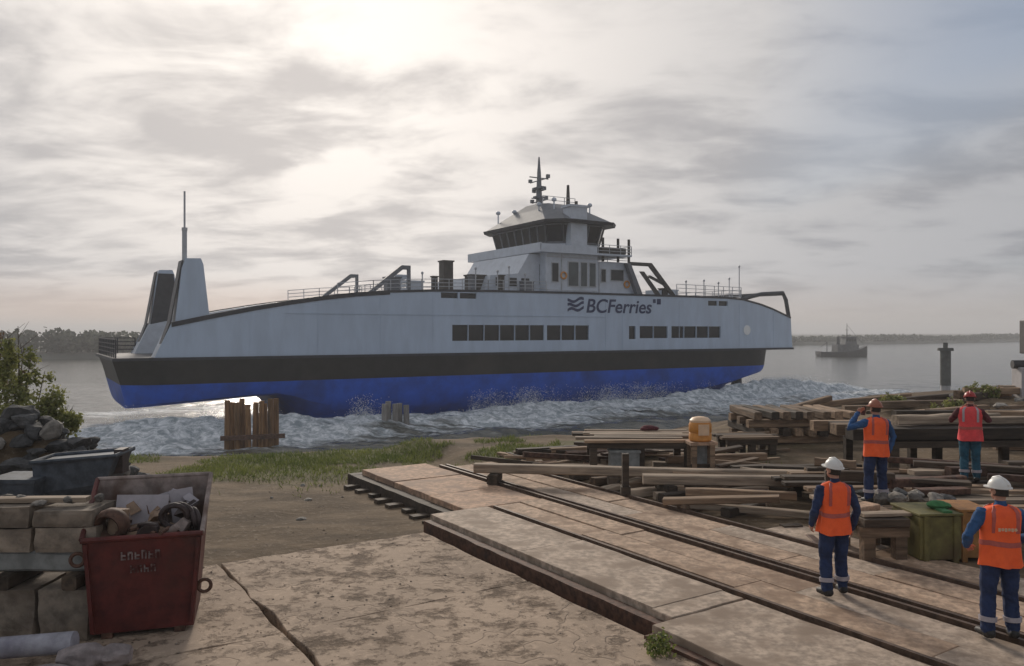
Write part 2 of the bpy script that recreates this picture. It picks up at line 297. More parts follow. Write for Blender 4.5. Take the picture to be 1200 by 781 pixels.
# ------------------------------------------------------------------ object helpers
def tag(o, label=None, cat=None, group=None, kind=None):
    if label: o['label'] = label
    if cat: o['category'] = cat
    if group: o['group'] = group
    if kind: o['kind'] = kind
    return o
def link(o, parent=None):
    col.objects.link(o)
    if parent: o.parent = parent
    return o
def empty(name, loc=(0, 0, 0), rz=0.0):
    o = bpy.data.objects.new(name, None); o.empty_display_size = 0.2
    o.location = loc; o.rotation_euler = (0, 0, rz); return link(o)
class MB:
    def __init__(s): s.v = []; s.f = []
    def add(s, vs, fs):
        o = len(s.v); s.v += [tuple(p) for p in vs]; s.f += [tuple(i + o for i in f) for f in fs]; return s
    def box(s, x0, x1, y0, y1, z0, z1):
        return s.add([(x0, y0, z0), (x1, y0, z0), (x1, y1, z0), (x0, y1, z0), (x0, y0, z1), (x1, y0, z1), (x1, y1, z1), (x0, y1, z1)],
                     [(0, 3, 2, 1), (4, 5, 6, 7), (0, 1, 5, 4), (1, 2, 6, 5), (2, 3, 7, 6), (3, 0, 4, 7)])
    def prism(s, pts, y0, y1):                              # outline in x-z, swept along y
        n = len(pts); a = sum(pts[i][0] * pts[(i + 1) % n][1] - pts[(i + 1) % n][0] * pts[i][1] for i in range(n))
        if a < 0: pts = pts[::-1]
        vs = [(x, y0, z) for x, z in pts] + [(x, y1, z) for x, z in pts]
        fs = [tuple(range(n)), tuple(range(2 * n - 1, n - 1, -1))] + [(i, i + n, (i + 1) % n + n, (i + 1) % n) for i in range(n)]
        return s.add(vs, fs)
    def frustum(s, b, t):                                   # b,t = (x0,x1,y0,y1,z)
        return s.add([(b[0], b[2], b[4]), (b[1], b[2], b[4]), (b[1], b[3], b[4]), (b[0], b[3], b[4]), (t[0], t[2], t[4]), (t[1], t[2], t[4]), (t[1], t[3], t[4]), (t[0], t[3], t[4])],
                     [(0, 3, 2, 1), (4, 5, 6, 7), (0, 1, 5, 4), (1, 2, 6, 5), (2, 3, 7, 6), (3, 0, 4, 7)])
    def loft(s, rings, caps=True, closed=True):
        n = len(rings[0]); o = len(s.v)
        for r in rings: s.v += [tuple(p) for p in r]
        for k in range(len(rings) - 1):
            for i in range(n if closed else n - 1):
                j = (i + 1) % n; s.f.append((o + k * n + i, o + k * n + j, o + (k + 1) * n + j, o + (k + 1) * n + i))
        if caps:
            s.f.append(tuple(o + i for i in range(n - 1, -1, -1))); e = o + (len(rings) - 1) * n
            s.f.append(tuple(e + i for i in range(n)))
        return s
    def tube(s, pts, r, seg=8, dome=False):
        pts = [Vector(p) for p in pts]; rs = r if isinstance(r, (list, tuple)) else [r] * len(pts)
        if dome:
            d0 = (pts[0] - pts[1]).normalized(); d1 = (pts[-1] - pts[-2]).normalized()
            P, Q = [], []
            for a in (80, 50, 25): P.append(pts[0] + d0 * rs[0] * math.sin(R(a))); Q.append(rs[0] * math.cos(R(a)))
            P += pts; Q += rs
            for a in (25, 50, 80): P.append(pts[-1] + d1 * rs[-1] * math.sin(R(a))); Q.append(rs[-1] * math.cos(R(a)))
            pts, rs = P, Q
        rings = []; up = None
        for i, p in enumerate(pts):
            t = (pts[min(i + 1, len(pts) - 1)] - pts[max(i - 1, 0)]).normalized()
            if up is None:
                up = Vector((0, 0, 1)) if abs(t.z) < 0.9 else Vector((1, 0, 0))
            a = t.cross(up).normalized(); up = a.cross(t).normalized()
            rings.append([p + (a * math.cos(2 * math.pi * k / seg) + up * math.sin(2 * math.pi * k / seg)) * rs[i] for k in range(seg)])
        return s.loft(rings)
    def torus(s, c, Rr, r, ax=(0, 1, 0), n=18, m=8, sx=1.0):
        ax = Vector(ax).normalized(); u = ax.orthogonal().normalized(); v = ax.cross(u); o = len(s.v)
        for i in range(n):
            a = 2 * math.pi * i / n; d = u * math.cos(a) + v * math.sin(a)
            for j in range(m):
                b = 2 * math.pi * j / m; s.v.append(tuple(Vector(c) + d * (Rr + r * math.cos(b)) + ax * r * math.sin(b) * sx))
        for i in range(n):
            for j in range(m):
                s.f.append((o + i * m + j, o + i * m + (j + 1) % m, o + ((i + 1) % n) * m + (j + 1) % m, o + ((i + 1) % n) * m + j))
        return s
    def ellipsoid(s, c, rx, ry, rz, nu=16, nv=10):
        rings = []
        for j in range(nv + 1):
            ph = -math.pi / 2 + math.pi * (0.03 + 0.94 * j / nv)
            rings.append([(c[0] + rx * math.cos(ph) * math.cos(2 * math.pi * i / nu), c[1] + ry * math.cos(ph) * math.sin(2 * math.pi * i / nu), c[2] + rz * math.sin(ph)) for i in range(nu)])
        return s.loft(rings)
    def mesh(s, name, mat, smooth=False, off=(0, 0, 0)):
        me = bpy.data.meshes.new(name)
        vv = s.v if off == (0, 0, 0) else [(a + off[0], b + off[1], c + off[2]) for a, b, c in s.v]
        me.from_pydata(vv, [], s.f); me.materials.append(M[mat] if isinstance(mat, str) else mat)
        bm = bmesh.new(); bm.from_mesh(me); bmesh.ops.recalc_face_normals(bm, faces=bm.faces); bm.to_mesh(me); bm.free()
        if smooth:
            me.shade_smooth()
            me.set_sharp_from_angle(angle=R(smooth if smooth is not True else 45))
        return me
    def build(s, name, mat, parent=None, smooth=False, off=(0, 0, 0), bevel=0.0):
        o = link(bpy.data.objects.new(name, s.mesh(name, mat, smooth, off)), parent)
        if bevel:
            b = o.modifiers.new('bevel', 'BEVEL'); b.width = bevel; b.segments = 2; b.limit_method = 'ANGLE'
        return o
def attr(me, name, vals):
    a = me.attributes.new(name, 'FLOAT', 'POINT'); a.data.foreach_set('value', np.asarray(vals, dtype=np.float32))
def grid_mesh(name, xs, ys, Z, mat):
    nx, ny = len(xs), len(ys); X, Y = np.meshgrid(xs, ys)
    co = np.stack([X, Y, Z], -1).reshape(-1, 3).astype(np.float32)
    i = np.arange(ny - 1)[:, None] * nx + np.arange(nx - 1)[None, :]
    q = np.stack([i, i + 1, i + nx + 1, i + nx], -1).reshape(-1, 4)
    me = bpy.data.meshes.new(name); me.vertices.add(len(co)); me.vertices.foreach_set('co', co.ravel())
    me.loops.add(q.size); me.loops.foreach_set('vertex_index', q.ravel().astype(np.int32))
    me.polygons.add(len(q)); me.polygons.foreach_set('loop_start', np.arange(0, q.size, 4, dtype=np.int32))
    me.update(); me.validate(); me.materials.append(M[mat]); me.shade_smooth(); return me
def quads_mesh(name, V, mat, shade):                        # V: (n,4,3)
    n = len(V); me = bpy.data.meshes.new(name); me.vertices.add(4 * n); me.vertices.foreach_set('co', V.reshape(-1).astype(np.float32))
    me.loops.add(4 * n); me.loops.foreach_set('vertex_index', np.arange(4 * n, dtype=np.int32))
    me.polygons.add(n); me.polygons.foreach_set('loop_start', np.arange(0, 4 * n, 4, dtype=np.int32)); me.update()
    attr(me, 'shade', np.repeat(shade, 4)); me.materials.append(M[mat]); return me
def leaf_quads(P, size, aspect=0.55):
    n = len(P); d = rng.normal(size=(n, 3)); d /= np.linalg.norm(d, axis=1)[:, None]
    e = np.cross(d, rng.normal(size=(n, 3))); e /= np.linalg.norm(e, axis=1)[:, None]
    sz = (size * rng.uniform(0.6, 1.4, n))[:, None]
    return np.stack([P - d * sz, P + e * sz * aspect, P + d * sz, P - e * sz * aspect], 1)

# ------------------------------------------------------------------ the ground of the yard
def edge_of(n):
    n = np.asarray(n, float)
    return 26.6 - 0.44 * (np.clip(n, -4, 20) - 5) + 1.0 * (fbm(n * 0.3, n * 0 + 2, 3, 5) - 0.5) + 0.3 * (np.clip(n, 20, 40) - 20)
def ground_z(X, Y):
    X = np.asarray(X, float); Y = np.asarray(Y, float)
    s = DV.x * X + DV.y * Y; n = NV.x * X + NV.y * Y
    lump = fbm(X * 0.9, Y * 0.9, 4, 2) - 0.5
    z = -0.32 + 0.10 * lump + 0 * s
    right = sstep(n, 10.5, 12.0)
    z = z * (1 - right) + right * (-0.05 + 0.10 * lump)
    z = z - 0.10 * (1 - right) * sstep(-s, 13, 22)
    heap = np.exp(-((X - 23) / 8.5) ** 2 - ((Y - 30) / 6.0) ** 2) * 1.5 + np.exp(-((X - 14.5) / 3.5) ** 2 - ((Y - 27.5) / 3.0) ** 2) * 0.5
    z = z + heap * (0.8 + 0.8 * lump)
    lheap = np.exp(-((X + 10.9) / 2.2) ** 2 - ((Y - 17.6) / 1.25) ** 2) * 1.75
    z = z + lheap
    edge = edge_of(n)
    slope = np.maximum(-s - edge, 0)
    z = z - slope * 0.215 - 0.12 * sstep(slope, 0, 1.2) + 0.25 * lump * sstep(slope, 0, 3)
    return np.maximum(z, -9.0)
xs = np.unique(np.concatenate([np.linspace(-260, -30, 30), np.linspace(-30, 40, 260), np.linspace(40, 300, 36)]))
ys = np.unique(np.concatenate([np.linspace(-80, 3, 24), np.linspace(3, 48, 220), np.linspace(48, 230, 50)]))
Xg, Yg = np.meshgrid(xs, ys); Zg = ground_z(Xg, Yg)
me = grid_mesh('yard_ground', xs, ys, Zg, 'soil')
sg = DV.x * Xg + DV.y * Yg; ng = NV.x * Xg + NV.y * Yg
gr = sstep(-sg - edge_of(ng), -7.5, -2.5) * (1 - sstep(ng, 16, 24)) * sstep(fbm(Xg * 0.6, Yg * 0.6, 4, 11), 0.36, 0.6)
attr(me, 'grass', gr.ravel())
tag(link(bpy.data.objects.new('yard_ground', me)), kind='structure')
def gz(x, y): return float(ground_z(np.array([x]), np.array([y]))[0])

# ------------------------------------------------------------------ ship axes (needed by the water)
SA = R(31.5); SC = Vector((2.885, 84.6)); SD = Vector((math.cos(SA), math.sin(SA))); SB = Vector((-math.sin(SA), math.cos(SA)))

# ------------------------------------------------------------------ the river
xs = np.unique(np.concatenate([-np.geomspace(60, 4000, 26), np.linspace(-60, 75, 380), np.geomspace(75, 4000, 26)]))
ys = np.unique(np.concatenate([np.linspace(26, 40, 12), np.linspace(40, 125, 300), np.geomspace(125, 6000, 60)]))
Xg, Yg = np.meshgrid(xs, ys)
t = (Xg - SC.x) * SD.x + (Yg - SC.y) * SD.y; wv = (Xg - SC.x) * SB.x + (Yg - SC.y) * SB.y
far = 1 - sstep(np.hypot(Xg, Yg), 90, 220)
near_h = sstep(t, -52, -38) * (1 - sstep(t, 44, 58))
tw = wv + 5.0 * (fbm(t * 0.11, wv * 0.11, 3, 21) - 0.5)
Z = (fbm(Xg * 0.35, Yg * 0.35, 4, 31) - 0.5) * 0.35 * far
crest = np.exp(-((tw + 3.0) / 2.6) ** 2) * 1.0 + np.exp(-((tw + 10.5) / 2.6) ** 2) * 0.75 + np.exp(-((tw + 18) / 2.4) ** 2) * 0.55
crest = crest * near_h * (0.35 + 1.3 * fbm(t * 0.25, wv * 0.25, 4, 41))
rightb = np.exp(-((t - 33) / 9) ** 2) * np.exp(-((tw + 2.5) / 3.2) ** 2) * 1.5 * (0.4 + fbm(t * 0.5, wv * 0.5, 4, 43))
leftb = np.exp(-((t + 35) / 7) ** 2) * np.exp(-((tw + 6) / 3.5) ** 2) * 1.1 * (0.4 + fbm(t * 0.45, wv * 0.45, 4, 47))
chop = (fbm(Xg * 1.0, Yg * 1.0, 3, 51) - 0.5) * 0.5 * near_h * np.exp(-((wv + 9) / 11) ** 2)
ridg = (0.5 - np.abs(fbm(Xg * 0.8, Yg * 0.8, 4, 57) - 0.5) * 2.0) * 0.9 * near_h * np.exp(-((wv + 8) / 10) ** 2)
trough = -0.75 * near_h * np.exp(-((wv + 0.2) / 2.0) ** 2) * (1 - sstep(t, 8, 24)) * sstep(t, -36, -26)
Z = Z + crest * (1 - 0.75 * np.exp(-((wv + 0.5) / 2.5) ** 2) * (t < 15)) + rightb + leftb + chop + ridg * 0.35 + trough
inside = (np.abs(t) < 40) * (wv > -0.5) * (wv < 17.5)
Z = Z * (1 - 0.8 * inside)
Z = np.where(np.hypot(Xg, Yg) > 400, np.minimum(Z, 0), Z)
foam = near_h * np.exp(-((wv + 7) / 11.0) ** 2) * (0.30 + 1.0 * fbm(Xg * 0.18, Yg * 0.25, 4, 83)) + 0.5 * near_h * np.exp(-((wv + 3.0) / 2.8) ** 2) + 0.3 * leftb + 0.3 * rightb
foam = foam + near_h * np.exp(-((wv - 19) / 5) ** 2) * 0.55
foam = foam + 0.5 * np.exp(-((t + 42) / 7) ** 2) * np.exp(-((wv - 3) / 12) ** 2)
river_z = WATER + Z
me = grid_mesh('river', xs, ys, river_z, 'river'); attr(me, 'foam', np.clip(foam, 0, 1.2).ravel())
tag(link(bpy.data.objects.new('river', me)), kind='structure')
# spray droplets thrown up along the hull
oct_v = np.array([(1, 0, 0), (-1, 0, 0), (0, 1, 0), (0, -1, 0), (0, 0, 1), (0, 0, -1)], float)
oct_f = np.array([(0, 2, 4), (2, 1, 4), (1, 3, 4), (3, 0, 4), (2, 0, 5), (1, 2, 5), (3, 1, 5), (0, 3, 5)])
nsp = 90000; q4 = nsp // 4
tt = np.concatenate([rng.uniform(-30, 38, 2 * q4), rng.normal(33, 4.5, q4), rng.normal(-33, 4, nsp - 3 * q4)])
ww = np.concatenate([-np.abs(rng.normal(0, 2.6, 2 * q4)) - 0.3, -np.abs(rng.normal(0, 2.4, q4)) - 0.3, -np.abs(rng.normal(4, 2.6, nsp - 3 * q4)) - 0.3])
clus = fbm(tt * 0.33, ww * 0.25 + 3, 4, 61); plume = sstep(clus, 0.46, 0.70)
kp = rng.uniform(size=nsp) < 0.15 + 0.85 * plume
tt, ww, plume = tt[kp], ww[kp], plume[kp]; nsp = len(tt)
hh = WATER + 0.1 + rng.exponential(0.35, nsp) * (0.25 + 1.9 * plume) * np.where(tt > 20, 1.5, 1.0) + 0.8 * np.exp(-((ww + 3) / 2.6) ** 2) * plume
hh = np.minimum(hh, -2.2 - rng.uniform(0, 0.8, nsp))
P = np.stack([SC.x + SD.x * tt + SB.x * ww, SC.y + SD.y * tt + SB.y * ww, hh], 1)
rad = rng.uniform(0.012, 0.036, nsp)
V = (P[:, None, :] + oct_v[None] * rad[:, None, None] * rng.uniform(0.6, 1.5, (nsp, 1, 3))).reshape(-1, 3)
Fc = (oct_f[None] + (np.arange(nsp) * 6)[:, None, None]).reshape(-1, 3)
me = bpy.data.meshes.new('spray'); me.from_pydata(V.tolist(), [], Fc.tolist()); me.materials.append(M['spray']); me.shade_smooth()
tag(link(bpy.data.objects.new('spray', me)), 'white spray thrown up from the water along the ferry hull', 'spray', kind='stuff')

# ------------------------------------------------------------------ the far bank
def bank_s(n): return -268 - 0.055 * n + 6 * math.sin(n * 0.013)
nn = np.linspace(-500, 1500, 160)
mb = MB(); rings = []
for n in nn:
    s0 = bank_s(n); pr = [(s0 + 3, WATER - 1.5), (s0, WATER + 0.3), (s0 - 3, WATER + 1.6), (s0 - 60, WATER + 2.5), (s0 - 400, WATER + 3)]
    rings.append([(*sn(a, n), b) for a, b in pr])
mb.loft(rings, caps=False, closed=False)
o = mb.build('far_bank', 'bank', smooth=True); tag(o, kind='structure')
# the wood on it, one far-off mass of foliage
Pn = np.concatenate([rng.uniform(-260, 150, 900), rng.uniform(150, 1100, 900)]); Pw = rng.uniform(2, 22, 1800)
hgt = 4.0 + 3.2 * fbm(Pn * 0.035, Pn * 0 + 1, 3, 71) + rng.uniform(-0.5, 0.6, 1800)
hgt = hgt * (0.75 + 0.5 * (Pn < 120))
pts = []; shd = []
for k in range(1800):
    x, y = sn(bank_s(Pn[k]) - Pw[k], Pn[k]); m_ = 44
    q = rng.normal(size=(m_, 3)); q /= np.linalg.norm(q, axis=1)[:, None]; q *= rng.uniform(0.55, 1, (m_, 1))
    q = q * np.array([2.6, 2.6, hgt[k] * 0.5]) + np.array([x, y, WATER + 1.2 + hgt[k] * 0.5])
    pts.append(q); shd.append(np.clip(rng.uniform(0, 0.7) + rng.normal(0, 0.2, m_), 0, 1))
pts = np.concatenate(pts); shd = np.concatenate(shd)
tag(link(bpy.data.objects.new('far_wood', quads_mesh('far_wood', leaf_quads(pts, 0.7, 0.85), 'farwood', shd))), 'low line of grey green trees along the far river bank', 'wood', kind='stuff')

# ------------------------------------------------------------------ the ferry
Z0 = -4.8
ctr = SC + SB * 8.5
ferry = tag(empty('ferry', (ctr.x, ctr.y, Z0), SA), 'large pale grey car ferry with black and blue hull sliding into the river', 'ferry')
OFF = (0, 0, -Z0)
def sp(mb, name, mat, parent=None, smooth=False, **k): return mb.build(name, mat, parent or ferry, smooth, OFF, **k)
# hull sections: t, half-beam at deck, rake, bottom z
def hull_rings(zs_fn):
    rings = []
    for (t_, hb, rk, zb) in stations: rings.append(zs_fn(t_, hb, rk, zb))
    return rings
stations = []
for t_ in [-40.6, -40.2, -39.4, -38, -36, -33, -30, -27.5, -26, -24.5, -22, -15, -5, 5, 15, 22, 26, 29, 32, 34, 35.5, 36.6, 37.2]:
    e = 40.6 + t_ if t_ < 0 else 37.2 - t_
    hb = 8.5 - 1.7 * max(0, 1 - e / 4.0) ** 2
    if t_ < 0:
        zb = -2.95 + 0.75 * min(1, e / 12); zb = zb + (-3.9 - zb) * float(sstep(np.array(t_), -27.8, -22)); rk = 1.1 * max(0, 1 - e / 3)
    else:
        zb = -3.9 + 2.1 * float(sstep(np.array(t_), 24, 37.2)); rk = -0.6 * max(0, 1 - e / 3)
    stations.append((t_, hb, rk, zb))
BW = -0.95
def ring_top(t_, hb, rk, zb):
    p = [(t_, hb, 1.2), (t_ + rk * 0.3, hb * 0.998, 0.3), (t_ + rk * 0.6, hb * 0.99, BW)]
    return [(a, -b, c) for a, b, c in p] + [(a, b, c) for a, b, c in p[::-1]]
def ring_bot(t_, hb, rk, zb):
    d = zb - BW
    p = [(t_ + rk * 0.6, hb * 0.99, BW), (t_ + rk * 0.85, hb * 0.975, BW + d * 0.55), (t_ + rk, hb * 0.95, BW + d * 0.85), (t_ + rk * 1.1, hb * 0.88, zb), (t_ + rk * 1.15, hb * 0.55, zb - 0.15 - 3.0 * float(sstep(np.array(t_), -27.8, -22)) * (1 - float(sstep(np.array(t_), 26, 33))))]
    return [(a, -b, c) for a, b, c in p] + [(a, b, c) for a, b, c in p[::-1]]
sp(MB().loft(hull_rings(ring_top)), 'hull_topside', 'hull_black', smooth=40)
hb_ = sp(MB().loft(hull_rings(ring_bot)), 'hull_bottom', 'hull_blue', smooth=40)
# thruster pod at the right end
mb = MB(); mb.tube([(33.5, -5, -2.4), (33.5, -5, -4.2)], 0.7, 12); mb.tube([(31.9, -5, -4.4), (35.2, -5, -4.4)], [0.75, 0.45], 12, dome=True)
sp(mb, 'thruster', 'trim_dark', smooth=True)
# deck with overhanging rubbing strake
mb = MB(); mb.prism([(-40.7, 1.05), (40.4, 1.05), (40.4, 1.3), (-40.7, 1.3)], -8.62, 8.62)
dk = sp(mb, 'main_deck', 'trim_dark')
# side casing with window openings
prof = [(-37.6, 1.3), (-36.3, 4.15), (-33, 4.9), (-29.5, 5.62), (-26.4, 6.18), (-23.4, 6.65), (-20.4, 7.02), (-17, 7.30), (-12.5, 7.52), (-6, 7.64), (4, 7.7), (20.6, 7.7), (28, 7.68), (31.0, 7.52), (34.2, 6.95), (36.4, 6.4), (38.0, 5.9), (39.9, 5.3), (40.25, 1.3)]
def ptop(t_):
    for (a, b), (c, d) in zip(prof, prof[1:]):
        if a <= t_ <= c: return b + (d - b) * (t_ - a) / (c - a)
    return 1.3
wins = []                                                    # t0,t1,z0,z1
for k in range(6): wins.append((-10.35 + k * 1.84, -10.35 + k * 1.84 + 1.79, 2.5, 4.1))
wins += [(1.0, 2.85, 2.5, 4.1), (2.9, 4.7, 2.5, 4.1), (4.75, 6.6, 2.5, 4.1)]
wins += [(12.3, 13.3, 2.55, 4.05), (13.9, 16.0, 2.65, 4.05), (16.05, 18.2, 2.65, 4.05)] + [(18.8 + k * 2.05, 18.8 + k * 2.05 + 2.0, 2.65, 4.05) for k in range(4)]
wins += [(-11.6, -9.7, 6.75, 7.3), (-9.5, -7.6, 6.75, 7.3), (24.8, 26.4, 6.6, 7.2), (26.6, 28.2, 6.6, 7.2)]
def side_wall(sgn, name):
    mb = MB(); ts = sorted(set([p[0] for p in prof] + [w_[0] for w_ in wins] + [w_[1] for w_ in wins]))
    y = sgn * 8.5; yi = sgn * 8.3
    for a, b in zip(ts, ts[1:]):
        hol = sorted([(w_[2], w_[3]) for w_ in wins if w_[0] <= a + 1e-6 and w_[1] >= b - 1e-6])
        lo_a = lo_b = 1.3
        segs = []
        for z0, z1 in hol: segs.append((lo_a, lo_b, z0, z0)); lo_a = lo_b = z1
        segs.append((lo_a, lo_b, ptop(a), ptop(b)))
        for (za, zb2, zc2, zd) in segs:
            mb.add([(a, y, za), (b, y, zb2), (b, y, zd), (a, y, zc2)], [(0, 1, 2, 3)])
        for z0, z1 in hol:
            mb.add([(a, y, z0), (b, y, z0), (b, yi, z0), (a, yi, z0)], [(0, 1, 2, 3)]); mb.add([(a, y, z1), (b, y, z1), (b, yi, z1), (a, yi, z1)], [(0, 1, 2, 3)])
            for q in (a, b):
                if any(abs(q - w_[0]) < 1e-6 or abs(q - w_[1]) < 1e-6 for w_ in wins if abs(w_[2] - z0) < 1e-6): mb.add([(q, y, z0), (q, y, z1), (q, yi, z1), (q, yi, z0)], [(0, 1, 2, 3)])
    wall = sp(mb, name, 'hull_white')
    for k, w_ in enumerate(wins):
        m2 = MB(); m2.box(w_[0] - 0.1, w_[1] + 0.1, min(yi, yi - sgn * 0.05), max(yi, yi - sgn * 0.05), w_[2] - 0.1, w_[3] + 0.1)
        m2.build('window', 'glass', wall, False, OFF)
    # sheer stripe on the top edge, weld seam and rubbing strip
    m2 = MB()
    for (a, b), (c, d) in zip(prof[1:-1], prof[2:-1]):
        e = 0.34 if c <= -16 else 0.17
        m2.add([(a, sgn * 8.56, b - e), (c, sgn * 8.56, d - e), (c, sgn * 8.56, d + 0.06), (a, sgn * 8.56, b + 0.06), (a, sgn * 8.2, b - e), (c, sgn * 8.2, d - e), (c, sgn * 8.2, d + 0.06), (a, sgn * 8.2, b + 0.06)],
               [(0, 1, 2, 3), (4, 7, 6, 5), (0, 4, 5, 1), (3, 2, 6, 7), (0, 3, 7, 4), (1, 5, 6, 2)])
    m2.build('sheer_stripe', 'trim_dark', wall, False, OFF)
    m2 = MB()
    m2.box(-27, 9, *sorted((sgn * 8.505, sgn * 8.56)), 5.05, 5.14)
    for x in (-30, -24, -18, -12.5, 8.9, 11.3, 20, 30.2, 36.5): m2.box(x, x + 0.05, *sorted((sgn * 8.504, sgn * 8.525)), 1.4, ptop(x) - 0.5)
    m2.build('rubbing_strip', 'hull_white', wall, False, OFF)
    # inner face of the casing
    m2 = MB(); pi_ = [(p[0] + 0.05, p[1] - 0.05) for p in prof]
    m2.prism(pi_, *sorted((sgn * 8.2, sgn * 5.9)))
    m2.build('casing', 'sup_white', wall, False, OFF)
    return wall
wn = side_wall(-1, 'side_wall'); wf = side_wall(1, 'side_wall')
# lettering and marks on the near side
def text_mesh(txt, size, mat, shear=0.0, bold=0.0, extr=0.01):
    cu = bpy.data.curves.new('txt', 'FONT'); cu.body = txt; cu.size = size; cu.shear = shear; cu.offset = bold; cu.extrude = extr; cu.align_x = 'LEFT'
    ob = bpy.data.objects.new('txt', cu); col.objects.link(ob); bpy.context.view_layer.update()
    me = bpy.data.meshes.new_from_object(ob.evaluated_get(bpy.context.evaluated_depsgraph_get())); bpy.data.objects.remove(ob)
    me.materials.clear(); me.materials.append(M[mat]); return me
me = text_mesh('BCFerries', 2.15, 'ship_text', 0.18, 0.03)
xsz = max(v.co.x for v in me.vertices)
for v in me.vertices: x, y, z = v.co; v.co = (6.1 + x * 9.6 / xsz, -8.53 + z, 5.55 + y + 4.8)
o = bpy.data.objects.new('lettering', me); link(o, wn)
mb = MB()                                                    # the wavy mark before the name and the small mark after it
for k in range(3):
    top, bot = [], []
    for i in range(9):
        x = 3.7 + i * 0.27; z = 5.75 + k * 0.5 + 0.16 * math.sin(i * 0.9 + k) + i * 0.03
        top.append((x, z + 0.15)); bot.append((x, z - 0.15))
    for i in range(8): mb.prism([bot[i], bot[i + 1], top[i + 1], top[i]], -8.54, -8.51)
for (a, b, c, d) in ((15.9, 16.3, 6.75, 7.2), (16.5, 17.1, 6.6, 7.25)): mb.box(a, b, -8.54, -8.51, c, d)
sp(mb, 'emblem', 'ship_text', wn)
mb = MB(); mb.tube([(31.6, -8.56, 3.6), (31.6, -8.48, 3.6)], 0.62, 20); sp(mb, 'disc', 'ring_white', wn)
# end pylons with dark inner panels, mast on the near one
for sgn in (-1, 1):
    mb = MB(); y0, y1 = sorted((sgn * 8.45, sgn * 6.6))
    zb = 1.35
    mb.loft([[(-37.3, y0, zb), (-33.0, y0, zb), (-33.0, y1, zb), (-37.3, y1, zb)], [(-36.0, y0, 4.3), (-33.3, y0, 4.6), (-33.3, y1, 4.6), (-36.0, y1, 4.3)],
             [(-35.5, y0, 8.7), (-33.8, y0, 9.1), (-33.8, y1, 9.1), (-35.5, y1, 8.7)], [(-35.2, y0, 9.55), (-34.0, y0, 9.6), (-34.0, y1, 9.6), (-35.2, y1, 9.55)]])
    py = sp(mb, 'pylon', 'hull_white')
    yi = sgn * 6.55
    m2 = MB(); m2.prism([(-36.2, 3.0), (-33.2, 3.0), (-33.9, 9.2), (-35.3, 9.2)], yi - 0.04, yi + 0.04); sp(m2, 'inner_panel', 'trim_dark', py)
    m2 = MB(); m2.prism([(-37.2, 1.6), (-36.3, 4.2), (-35.4, 9.4), (-35.48, 9.4), (-36.4, 4.2), (-37.3, 1.6)], *sorted((sgn * 8.3, sgn * 6.65))); sp(m2, 'end_panel', 'trim_dark', py)
mb = MB(); mb.tube([(-35.2, -7.9, 9.0), (-35.2, -7.9, 12.0)], 0.20, 8); mb.tube([(-35.2, -7.9, 12.0), (-35.2, -7.9, 15.2)], 0.085, 6); mb.box(-35.4, -35.0, -8.1, -7.7, 11.9, 12.15)
sp(mb, 'mast', 'rail_paint')
# bow gantry bars at the right end
mb = MB(); mb.tube([(31.0, -8.3, 7.55), (34.5, -8.3, 8.25), (38.6, -8.3, 8.5), (39.2, -8.3, 7.6), (39.8, -8.3, 5.2)], 0.26, 8)
mb.tube([(31.0, 8.3, 7.55), (34.5, 8.3, 8.25), (38.6, 8.3, 8.5), (39.2, 8.3, 7.6), (39.8, 8.3, 5.2)], 0.26, 8)
mb.tube([(38.6, -8.3, 8.4), (38.6, 8.3, 8.4)], 0.24, 8)
sp(mb, 'end_gantry', 'trim_dark')
# boat deck over the car deck
mb = MB(); mb.box(-15, 31, -8.2, 8.2, 7.0, 7.35); sp(mb, 'boat_deck', 'deck')
# railings
def railing(pts, h=1.1, n=3, name='railing', mat='rail_paint', r=0.035):
    mb = MB()
    for (a, b) in zip(pts, pts[1:]):
        a, b = Vector(a), Vector(b); k = max(1, int((b - a).length / 1.5))
        for i in range(k + 1):
            p = a.lerp(b, i / k); mb.tube([p, p + Vector((0, 0, h))], r * 1.3, 5)
        for j in range(n): mb.tube([a + Vector((0, 0, h * (j + 1) / n)), b + Vector((0, 0, h * (j + 1) / n))], r, 5)
    return sp(mb, name, mat)
for y in (-8.1, 8.1): railing([(x, y, ptop(x)) for x in (-22, -18.5, -15, -12, -6, 1.2)])
railing([(20, -8.1, 7.7), (31, -8.1, 7.6)], 1.4); railing([(20, 8.1, 7.7), (31, 8.1, 7.6)], 1.4)
railing([(-15, -8, 7.35), (-15, 8, 7.35)]); railing([(31, -8, 7.5), (31, 8, 7.5)], 1.2)
railing([(-40.4, -8, 1.3), (-40.4, 8.2, 1.3), (-37.2, 8.4, 1.3)], 1.5, 4, r=0.05, mat='trim_dark')
